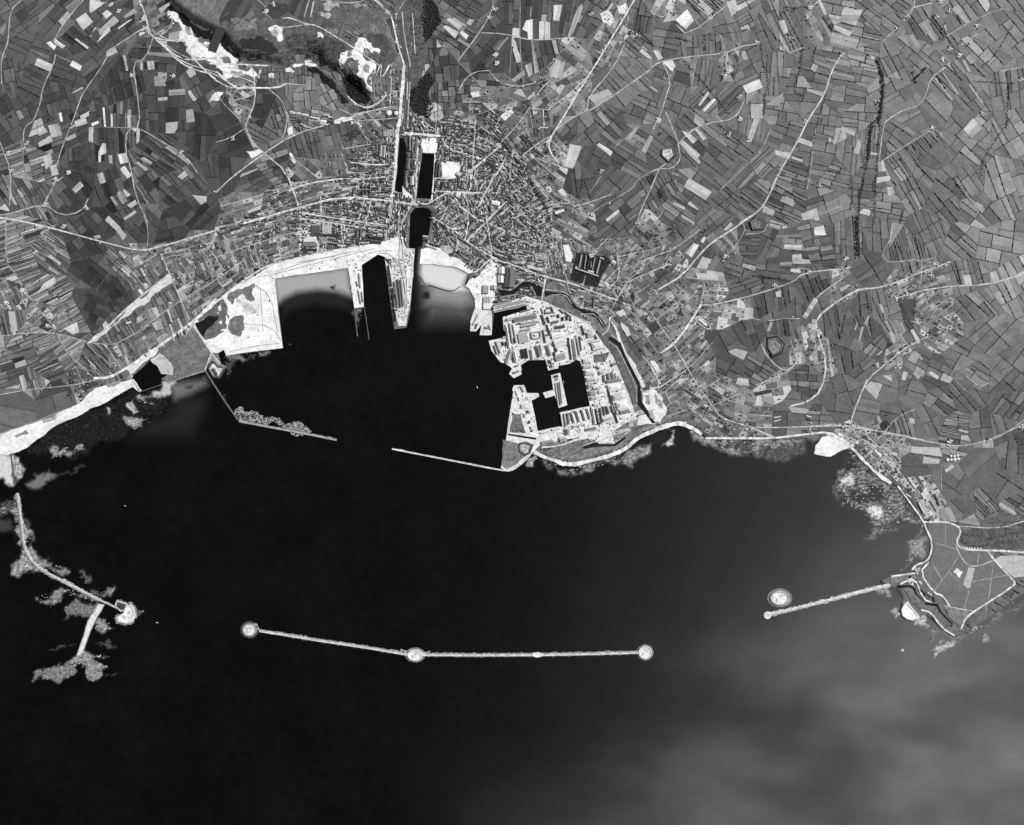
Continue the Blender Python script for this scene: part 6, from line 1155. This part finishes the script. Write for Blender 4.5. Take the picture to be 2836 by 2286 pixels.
for i in range(3):
    r = 7.5
    v = np.array(tm[i][0])*r+np.array([0, 0, 9.5])
    root = thing('tree', (0, 0, 0), '', 'tree', 'trees standing alone')
    mesh('crown', v, tm[i][1], None, 'leaf', root)
    tv = [(math.cos(a)*q, math.sin(a)*q, z) for z, q in ((-1, .7), (3, .5), (8, .3)) for a in (0, 1.05, 2.1, 3.14, 4.2, 5.24)]
    mesh('trunk', tv, [(k*6+j, k*6+(j+1) % 6, (k+1)*6+(j+1) % 6, (k+1)*6+j) for k in (0, 1) for j in range(6)], alb(70), 'wall', root)
    TP.append([root, False])
ti = 0
for ln in TREES.split('|'):
    sh, body = ln.split(':')
    for q in body.split():
        x, y = P(sh, *map(float, q.split(','))); pr = TP[ti % 3]; ti += 1
        if not pr[1]: o = pr[0]; pr[1] = True
        else:
            o = pr[0].copy(); COL.objects.link(o)
            for ch in pr[0].children:
                c_ = ch.copy(); COL.objects.link(c_); c_.parent = o
        s = random.uniform(.8, 1.5); o.location = (x, y, h1(x, y)); o.scale = (s, s, s); o.rotation_euler = (0, 0, random.uniform(0, 6))
        want(o, 'dark solitary tree' if s < 1.15 else 'large dark solitary tree', 'tree', x, y, 'trees standing alone')

# ------------------------------------------------------------------ breakwaters and jetties
def ring_pts(cx, cy, rx, ry, n=28, rot=0, a0=0, a1=6.2832, jit=0):
    return [(cx+rx*math.cos(t)*math.cos(rot)-ry*math.sin(t)*math.sin(rot)+random.uniform(-jit, jit), cy+rx*math.cos(t)*math.sin(rot)+ry*math.sin(t)*math.cos(rot)+random.uniform(-jit, jit)) for t in [a0+(a1-a0)*i/n for i in range(n)]]
def wallring(outer, k, z0, z1):
    m = cen(outer); inner = [(m[0]+(p[0]-m[0])*k, m[1]+(p[1]-m[1])*k) for p in outer]; n = len(outer)
    v = [(*p, z0) for p in outer]+[(*p, z1) for p in outer]+[(*p, z1) for p in inner]+[(*p, z0) for p in inner]; f = []
    for i in range(n):
        j = (i+1) % n
        for q in range(3): f.append((q*n+i, q*n+j, (q+1)*n+j, (q+1)*n+i))
    return v, f
def slab(poly, z0, z1):
    n = len(poly); return [(*p, z0) for p in poly]+[(*p, z1) for p in poly], [tuple(range(n, 2*n))]+[(i, (i+1) % n, (i+1) % n+n, i+n) for i in range(n)]
def scaled(poly, k):
    m = cen(poly); return [(m[0]+(p[0]-m[0])*k, m[1]+(p[1]-m[1])*k) for p in poly]
def strip3(l, prof, jit=0., rg=None):
    """sweep a cross-section (offset, height) along a line"""
    n = normals(l); v = []; f = []; m = len(prof)
    for p, q in zip(l, n):
        for k, (o, z) in enumerate(prof):
            oo = o+(random.uniform(-jit, jit) if k in (0, m-1) else 0); v.append((p[0]+q[0]*oo, p[1]+q[1]*oo, z+(random.uniform(-.1, .1)*jit if 0 < k < m-1 and jit else 0)))
    for i in range(len(l)-1):
        for k in range(m-1):
            a = i*m+k; f.append((a, a+1, a+m+1, a+m))
    f.append(tuple(range(m))[::-1]); f.append(tuple(range((len(l)-1)*m, len(l)*m)))
    return v, f
def breakwater(sh, line, w, label, rub=1.7, deck=200, par=235, side=1, rubt=120, cat='breakwater', name='breakwater', z=7., step=18., head=0):
    l = dense(smooth(pts(sh, line), 2), step); loc = (l[0][0], l[0][1], 0)
    t = thing(name, loc, label, cat)
    v, f = strip3(l, [(-w*rub/2, -1), (-w*.62, 3.), (-w*.45, z-1.5), (w*.45, z-1.5), (w*.62, 3.), (w*rub/2, -1)], w*.34)
    mesh('rubble_slope', v, f, [alb(rubt*random.uniform(.7, 1.3)) for _ in f], 'rock', t, loc)
    v, f = strip3(l, [(-w*.42, z-4), (-w*.42, z), (w*.42, z), (w*.42, z-4)]); mesh('roadway', v, f, [alb(deck*random.uniform(.88, 1.08)) for _ in f], 'stone', t, loc)
    a, b = (w*.16, w*.38) if side > 0 else (-w*.38, -w*.16)
    v, f = strip3(l, [(a, z-2), (a, z+3.2), (b, z+3.2), (b, z-2)]); mesh('parapet', v, f, [alb(par*random.uniform(.92, 1.05)) for _ in f], 'stone', t, loc)
    if head:
        q = ring_pts(*l[-1], head, head, 18); v, f = slab(q, -1, z+.3); mesh('pier_head', v, f, alb(deck), 'stone', t, loc)
        v, f = wallring(scaled(q, .8), .75, z, z+3); mesh('parapet', v, f, alb(par), 'stone', t, loc)
    return t
breakwater('d', '205,185 330,204 500,233 700,262 860,289 918,299', 24, 'left arm of the long offshore breakwater, between its left and middle forts', 1.5, 190, 232, -1, 120)
breakwater('d', '985,299 1200,301 1530,300 1800,294 2020,288', 25, 'right arm of the long offshore breakwater, between its middle and right forts', 1.5, 195, 236, -1, 125)
breakwater('c4', '640,1183 560,1192 0,1338 -311,1412', 27, 'pale straight breakwater running out from the right headland', 1.45, 205, 245, -1, 175, head=34)
breakwater('b1', '188,1192 300,1370 430,1560 460,1590', 11, 'thin inner mole leaving the small shore fort, bent at its end', 1.6, 110, 165, 1, 70)
breakwater('b1', '455,1588 700,1635 1000,1690 1210,1733', 17, 'left inner harbour mole with a rocky bank on its harbour side', 1.5, 165, 200, -1, 120)
breakwater('s', '1086,1244 1250,1276 1397,1305 1420,1303 1455,1276 1474,1253', 13, 'right inner harbour mole joining the dockyard point', 1.4, 215, 245, -1, 160)
breakwater('c0', '118,412 135,530 152,650 162,770 215,880 310,955 430,1015 560,1085 690,1150', 26, 'curving left breakwater running down to its fort over pale shoals', 1.6, 175, 235, 1, 140)
breakwater('c0', '685,1148 740,1170 800,1200 840,1222', 14, 'short causeway between the curving breakwater and its end fort', 1.5, 200, 235, 1, 130)
breakwater('c0', '75,128 85,220 105,358', 11, 'dark short jetty across the white sands at the left edge', 1.3, 95, 120, 1, 90, 'jetty', 'jetty', 4.)
breakwater('b0', '1030,1265 1092,1358', 14, 'white stone groyne at the mouth of the small harbour pool', 1.3, 225, 245, 1, 180, 'jetty', 'jetty', 4.)
breakwater('b0', '1098,1356 1180,1330 1260,1302', 8, 'broken row of piles below the small harbour pool', 1.3, 90, 130, 1, 60, 'jetty', 'jetty', 3.)
breakwater('b0', '1300,1290 1420,1250 1600,1195', 10, 'low dike along the foot of the salt marsh', 1.4, 150, 200, 1, 120, 'dike', 'dike', 4.)
breakwater('b1', '1348,712 1358,800 1370,930', 7, 'left of the two thin piers beyond the transit quay', 1.3, 130, 160, 1, 100, 'pier', 'pier', 4.)
breakwater('b1', '1424,702 1440,800 1460,955', 7, 'right of the two thin piers, beside the deep liner dock', 1.3, 120, 150, 1, 80, 'pier', 'pier', 4.)
breakwater('t', '1003,1340 1060,1425', 5, 'thin pale training wall beside the harbour channel', 1.3, 180, 205, 1, 120, 'pier', 'pier', 3.)
breakwater('t', '1085,1430 1170,1455 1262,1482 1330,1440', 6, 'dark thin jetty across the shallow beach bay', 1.2, 70, 95, 1, 60, 'pier', 'pier', 3.)
bk = [P('b1', *q) for q in ((420, 1500), (450, 1475), (490, 1490), (500, 1520), (620, 1535), (760, 1560), (900, 1590), (980, 1630), (1020, 1665), (1000, 1685), (800, 1640), (600, 1610), (470, 1580), (430, 1550))]
bk = ragged(bk, .25, 14); o = cdt_mesh('rubble_bank', [bk], lambda X, Y: inpoly(X, Y, bk), 13., 0, 'rock', 0, kind=None, zf=lambda x, y: RNG.uniform(.3, 3.5, np.shape(x)))
o.data.attributes['tone'].data.foreach_set('value', np.array([alb(random.choice((35, 60, 100, 140, 165, 185))) for _ in o.data.polygons], np.float32))
tag(o, 'rough bank of dumped rubble on the harbour side of the left mole', 'rubble bank')

rv_, rf_, rt_ = [], [], []
for ln in SHOALS.strip().split('\n'):
    hd, pl = ln.split(':'); tone, soft, sh = hd.split(); tone, _, rg = tone.partition('/'); tone = float(tone)
    if float(rg or 1) < 1 or tone > 212: continue
    strike = .55 if sh == 'c4' else .25
    for x, y, r in scatter(sh, pl, 15 if tone > 60 else 21, 3, 9, .42):
        if look(LAND, x, y): continue
        n = random.choice((5, 6, 7)); k = len(rv_); an = strike+random.gauss(0, .35); el = random.uniform(1, 2.6); q = []
        for i in range(n):
            t = 6.2832*i/n; s = r*random.uniform(.6, 1.2); u, w = math.cos(t)*s*el, math.sin(t)*s*.7
            q.append((x+u*math.cos(an)-w*math.sin(an), y+u*math.sin(an)+w*math.cos(an)))
        z = random.uniform(.5, 1.8); rv_ += [(*p, -1) for p in q]+[(x+(p[0]-x)*.7, y+(p[1]-y)*.7, z) for p in q]
        rf_ += [tuple(range(k+n, k+2*n))]+[(k+i, k+(i+1) % n, k+n+(i+1) % n, k+n+i) for i in range(n)]
        g = tone*random.choice((.25, .45, .6, .8, 1.1, 1.3)) if tone > 60 else random.choice((22, 28, 36, 48, 70)); rt_ += [alb(min(235, g))]*(n+1)
mesh('reef_rocks', rv_, rf_, rt_, 'rock', kind='stuff')

# ------------------------------------------------------------------ forts
def seafort(poly, label, base=1.25, yard=235, ramp=215, keep=True, rock=120, sail=None):
    if area(poly) < 0: poly = poly[::-1]
    m = cen(poly); loc = (m[0], m[1], 0); t = thing('island_fort', loc, label, 'fort')
    b = ragged(scaled(poly, base), .2, 10); v, f = slab(b, -1, 3.2)
    mesh('rubble_base', v, f, [alb(rock)]+[alb(rock*.8)]*len(b), 'rock', t, loc)
    v, f = wallring(poly, .8, 0, 13); mesh('rampart', v, f, [alb(ramp*random.uniform(.9, 1.05)) for _ in f], 'stone', t, loc)
    v, f = slab(scaled(poly, .84), 2, 8.5); mesh('courtyard', v, f, alb(yard), 'apron', t, loc)
    if keep:
        an = random.uniform(0, 3); r = math.sqrt(abs(area(poly))/math.pi)
        for i, (dx, dy) in enumerate(((.2, .3), (-.35, -.25))):
            wv, wf, rv, rf = prism(m[0]+dx*r, m[1]+dy*r, an+i, r*.5, r*.2, 2, 1, 8.5, 'hip')
            bl = mesh('casemate', wv, wf, alb(140), 'wall', t, loc); mesh('roof', rv, rf, alb(195), 'roof', bl, loc)
    return t
kd = unit('d')
x, y = P('d', 158, 180); seafort(ring_pts(x, y, 34*kd, 31*kd, 26), 'round fort at the left end of the offshore breakwater', 1.3, 225, 165, rock=80)
x, y = P('d', 948, 300); seafort(ring_pts(x, y, 37*kd, 27*kd, 28), 'oval fort at the bend of the offshore breakwater', 1.3, 235, 225, rock=130)
x, y = P('d', 2045, 288); seafort(ring_pts(x, y, 32*kd, 31*kd, 26), 'round fort at the right end of the offshore breakwater', 1.25, 235, 225, rock=120)
x, y = P('d', 1530, 299); q = ring_pts(x, y, 26*kd, 12*kd, 8, 0); seafort(q, 'small white battery midway along the right arm of the breakwater', 1.15, 245, 240, keep=False, rock=150)
x, y = P('D', 1640, 1258); seafort(ring_pts(x, y, 26*1.3166*.78*MPP, 19*1.3166*.8*MPP, 26), 'lone oval island fort off the end of the right breakwater', 1.3, 235, 190, rock=130)
q = pts('c0', '808,1292 800,1265 850,1235 880,1180 905,1175 928,1220 932,1260 910,1295 870,1308'); seafort(q, 'half-round white fort at the end of the curving left breakwater', 1.2, 238, 225, rock=140)
q = pts('c0', '790,1185 805,1148 880,1172 862,1215 830,1225'); seafort(q, 'dark walled basin beside the half-round left fort', 1.08, 70, 215, keep=False, rock=120)
q = pts('c4', '772,1308 745,1325 725,1370 735,1415 770,1442 810,1450 850,1438 866,1420'); seafort(q, 'white half-round sea battery on the right headland', 1.06, 250, 245, keep=False, rock=200)
for s_, lab in (('878,272 908,282 902,300 880,290', 'small walled boat basin left of the middle fort'), ('992,288 1020,280 1014,294 994,298', 'small walled boat basin right of the middle fort'), ('180,150 192,152 205,180 186,178', 'small dark boat basin beside the left round fort')):
    q = pts('d', s_); q = q if area(q) > 0 else q[::-1]; m = cen(q); loc = (*m, 0); t = thing('boat_basin', loc, lab, 'boat basin')
    v, f = wallring(q, .7, -1, 5); mesh('quay_wall', v, f, alb(205), 'stone', t, loc); v, f = slab(scaled(q, .72), -1, .6); mesh('water', v, f, None, 'ditch', t, loc)
def landfort(sh, pl, label, yard, ditch=45, wide=.74):
    q = pts(sh, pl); q = q if area(q) > 0 else q[::-1]; m = cen(q); z = h1(*m); loc = (*m, z); t = thing('fort', loc, label, 'fort')
    v, f = slab(q, z-4, z+1.6); mesh('ditch', v, f, alb(ditch), 'rough', t, loc)
    v, f = wallring(scaled(q, .84), .8, z, z+9); mesh('rampart', v, f, alb(105), 'rough', t, loc)
    v, f = slab(ragged(scaled(q, wide*.92), .08, 14), z-1, z+3.2); y_ = mesh('courtyard', v, f, alb(yard), 'apron', t, loc)
    for i in range(4):
        a = i*1.7+.9; r = math.sqrt(abs(area(q)))*random.uniform(.12, .27); wv, wf, rv, rf = prism(m[0]+math.cos(a)*r, m[1]+math.sin(a)*r, a+1.3, random.uniform(9, 26), random.uniform(5, 8), 3.5, 1, z+3.2, 'gable')
        b = mesh('casemate', wv, wf, alb(150), 'wall', t, loc); mesh('roof', rv, rf, alb(yard*.8), 'roof', b, loc)
    return t
landfort('a3', '82,1150 185,1136 205,1212 140,1272 74,1212', 'pentagon fort with a pale stony yard on the ridge', 212)
landfort('b3', '762,45 815,-6 888,32 872,108 785,112', 'pentagon fort with a grey yard, above the houses', 125)
landfort('b3', '900,940 985,926 1046,990 1020,1066 945,1098 898,1022', 'round-ditched fort in dark fields near the running track', 140, 35)
landfort('b1', '208,1180 250,1258 312,1262 362,1172 300,1166 262,1120 232,1128', 'small shore fort with a long dark barrack, by the salt marsh', 228, 40)
landfort('b2', '372,1500 390,1472 440,1468 500,1490 470,1560 430,1580 385,1550', 'small oval fort at the dockyard point', 190, 60)
building('barrack', 'barrack inside the small shore fort', 'barracks', None, *P('b1', 250, 1180), *P('b1', 285, 1235), 26*unit('b1')*1., 6, 95, 'gable', 'the marsh shore fort')

# ------------------------------------------------------------------ tanks, gasholders, boats
def drum(r, h, rise, n=20):
    v = [(r*math.cos(i*2*math.pi/n), r*math.sin(i*2*math.pi/n), z) for z in (-2, h) for i in range(n)]
    f = [(i, (i+1) % n, n+(i+1) % n, n+i) for i in range(n)]
    rv = [(r*1.02*math.cos(i*2*math.pi/n), r*1.02*math.sin(i*2*math.pi/n), h) for i in range(n)]+[(r*.5*math.cos(i*2*math.pi/n), r*.5*math.sin(i*2*math.pi/n), h+rise*.75) for i in range(n)]+[(0, 0, h+rise)]
    rf = [(i, (i+1) % n, n+(i+1) % n, n+i) for i in range(n)]+[(n+i, n+(i+1) % n, 2*n) for i in range(n)]
    return v, f, rv, rf
proto = None
for i, (q, lab) in enumerate((((1086, 206), 'large white tank at the lower left of the tank group'), ((1114, 206), 'white tank in the middle of the lower tank row'), ((1141, 204), 'large white tank at the right of the lower tank row'), ((1168, 200), 'white tank farthest right in the tank group'), ((1112, 177), 'white tank at the left of the upper tank row'), ((1138, 178), 'white tank in the middle of the upper tank row'), ((1163, 174), 'white tank at the right of the upper tank row'))):
    x, y = P('c4', *q)
    if proto is None:
        proto = o = thing('storage_tank', (0, 0, 0), '', 'tank', 'white storage tanks in two rows'); v, f, rv, rf = drum(10, 9, 1.5)
        mesh('shell', v, f, alb(225), 'paint', o); mesh('roof', rv, rf, alb(250), 'paint', o)
    else:
        o = proto.copy(); COL.objects.link(o)
        for ch in proto.children:
            c_ = ch.copy(); COL.objects.link(c_); c_.parent = o
    s = 1.25 if i in (0, 2) else .95; o.location = (x, y, h1(x, y)); o.scale = (s, s, 1); tag(o, lab, 'tank')
for q, r, lab in (((1340, 880), 23, 'larger pale gasholder left of its neighbour by the avenue'), ((1394, 882), 17, 'smaller pale gasholder beside the white avenue')):
    x, y = P('a1', *q); z = h1(x, y); o = thing('gasholder', (x, y, z), lab, 'gasholder'); v, f, rv, rf = drum(r*unit('a1')*.85, 12, 3)
    mesh('bell', v, f, alb(200), 'paint', o); mesh('crown', rv, rf, alb(238), 'paint', o)
    fv_, ff_ = [], []
    for k in range(8):
        a = k*math.pi/4; px, py = math.cos(a)*(r*unit('a1')*.85+1.5), math.sin(a)*(r*unit('a1')*.85+1.5); n0_ = len(fv_)
        fv_ += [(px+dx, py+dy, zz) for zz in (-2, 17) for dx, dy in ((-.4, -.4), (.4, -.4), (.4, .4), (-.4, .4))]
        ff_ += [(n0_+j, n0_+(j+1) % 4, n0_+4+(j+1) % 4, n0_+4+j) for j in range(4)]
    mesh('guide_frame', fv_, ff_, alb(80), 'paint', o)
def boat(name, sh, x, y, L, ang, tone, label, cat='boat'):
    px, py = P(sh, x, y); o = thing(name, (px, py, 0), label, cat); o.rotation_euler = (0, 0, -R(ang)); w = L*.26
    sec = [(-.5, .75), (-.3, 1), (.1, 1), (.35, .7), (.5, .04)]; v = []; f = []
    for a, b in sec: v += [(a*L, -b*w/2, 2.6), (a*L*.97, -b*w*.32, -1), (a*L*.97, b*w*.32, -1), (a*L, b*w/2, 2.6)]
    for i in range(4):
        for k in range(4): f.append((i*4+k, i*4+(k+1) % 4, (i+1)*4+(k+1) % 4, (i+1)*4+k))
    f += [(0, 1, 2, 3), (16, 19, 18, 17)]
    mesh('hull', v, f, alb(tone), 'paint', o)
    wv, wf, rv, rf = prism(-L*.12, 0, 0, L*.3, w*.55, 4.2, .4, 2, 'flat'); k = len(wv)
    c_ = mesh('deckhouse', wv+rv, wf+[tuple(j+k for j in q) for q in rf], alb(min(250, tone*1.05)), 'paint', o)
    mv = [(math.cos(a)*q, math.sin(a)*q, z) for z, q in ((2.5, .35), (12, .2)) for a in (0, 1.57, 3.14, 4.71)]
    mesh('mast', mv, [(j, (j+1) % 4, 4+(j+1) % 4, 4+j) for j in range(4)]+[(4, 5, 6, 7)], alb(150), 'paint', o)
    return o
boat('motor_launch', 'b2', 61, 1046, 22, 80, 250, 'bright white launch alone on the black harbour water')
boat('motor_launch', 'c0', 860, 500, 20, 30, 190, 'small pale boat alone off the curving left breakwater')
boat('motor_launch', 'c0', 1080, 1302, 22, 10, 235, 'white boat alone right of the half-round left fort')
boat('barge', 'b1', 850, 992, 32, 0, 70, 'dim barge off the corner of the white quay')
boat('barge', 't', 335, 1442, 34, 12, 45, 'dark barge aground on the sandy bay floor')
for i, (x, y, lab) in enumerate(((772, 1330, 'topmost moored lighter'), (776, 1365, 'second moored lighter from the top'), (781, 1405, 'third moored lighter from the top'), (786, 1450, 'fourth moored lighter from the top'), (791, 1500, 'fourth moored lighter from the bottom'), (799, 1560, 'third moored lighter from the bottom'), (805, 1610, 'second moored lighter from the bottom'), (812, 1655, 'lowest moored lighter'))):
    o = boat('lighter', 't', x-3, y, 30, 82, 205, lab+' along the dark boarding galleries', 'lighter'); o['group'] = 'lighters along the liner quay'
boat('tug', 'b2', 655, 1292, 26, 95, 45, 'dark tug in the lower dockyard basin'); boat('tug', 'b2', 730, 1005, 30, 80, 140, 'grey tug alongside the island quay')
boat('tug', 'b2', 640, 900, 26, 10, 120, 'grey tug in the passage between the two upper basins'); boat('motor_launch', 'b2', 405, 900, 18, 60, 200, 'pale launch at the left point of the entrance basin')
x, y = P('c4', 738, 1684); q = ragged([(x+math.cos(a)*17*random.uniform(.7, 1.1), y+math.sin(a)*14*random.uniform(.7, 1.1)) for a in (0, 1, 2, 3, 4, 5)], .2, 6)
v, f = slab(q, -1, 2.5); o = mesh('sea_rock', v, f, alb(225), 'sand', loc=(x, y, 0)); tag(o, 'small pale rock awash below the right headland', 'rock')
settle()
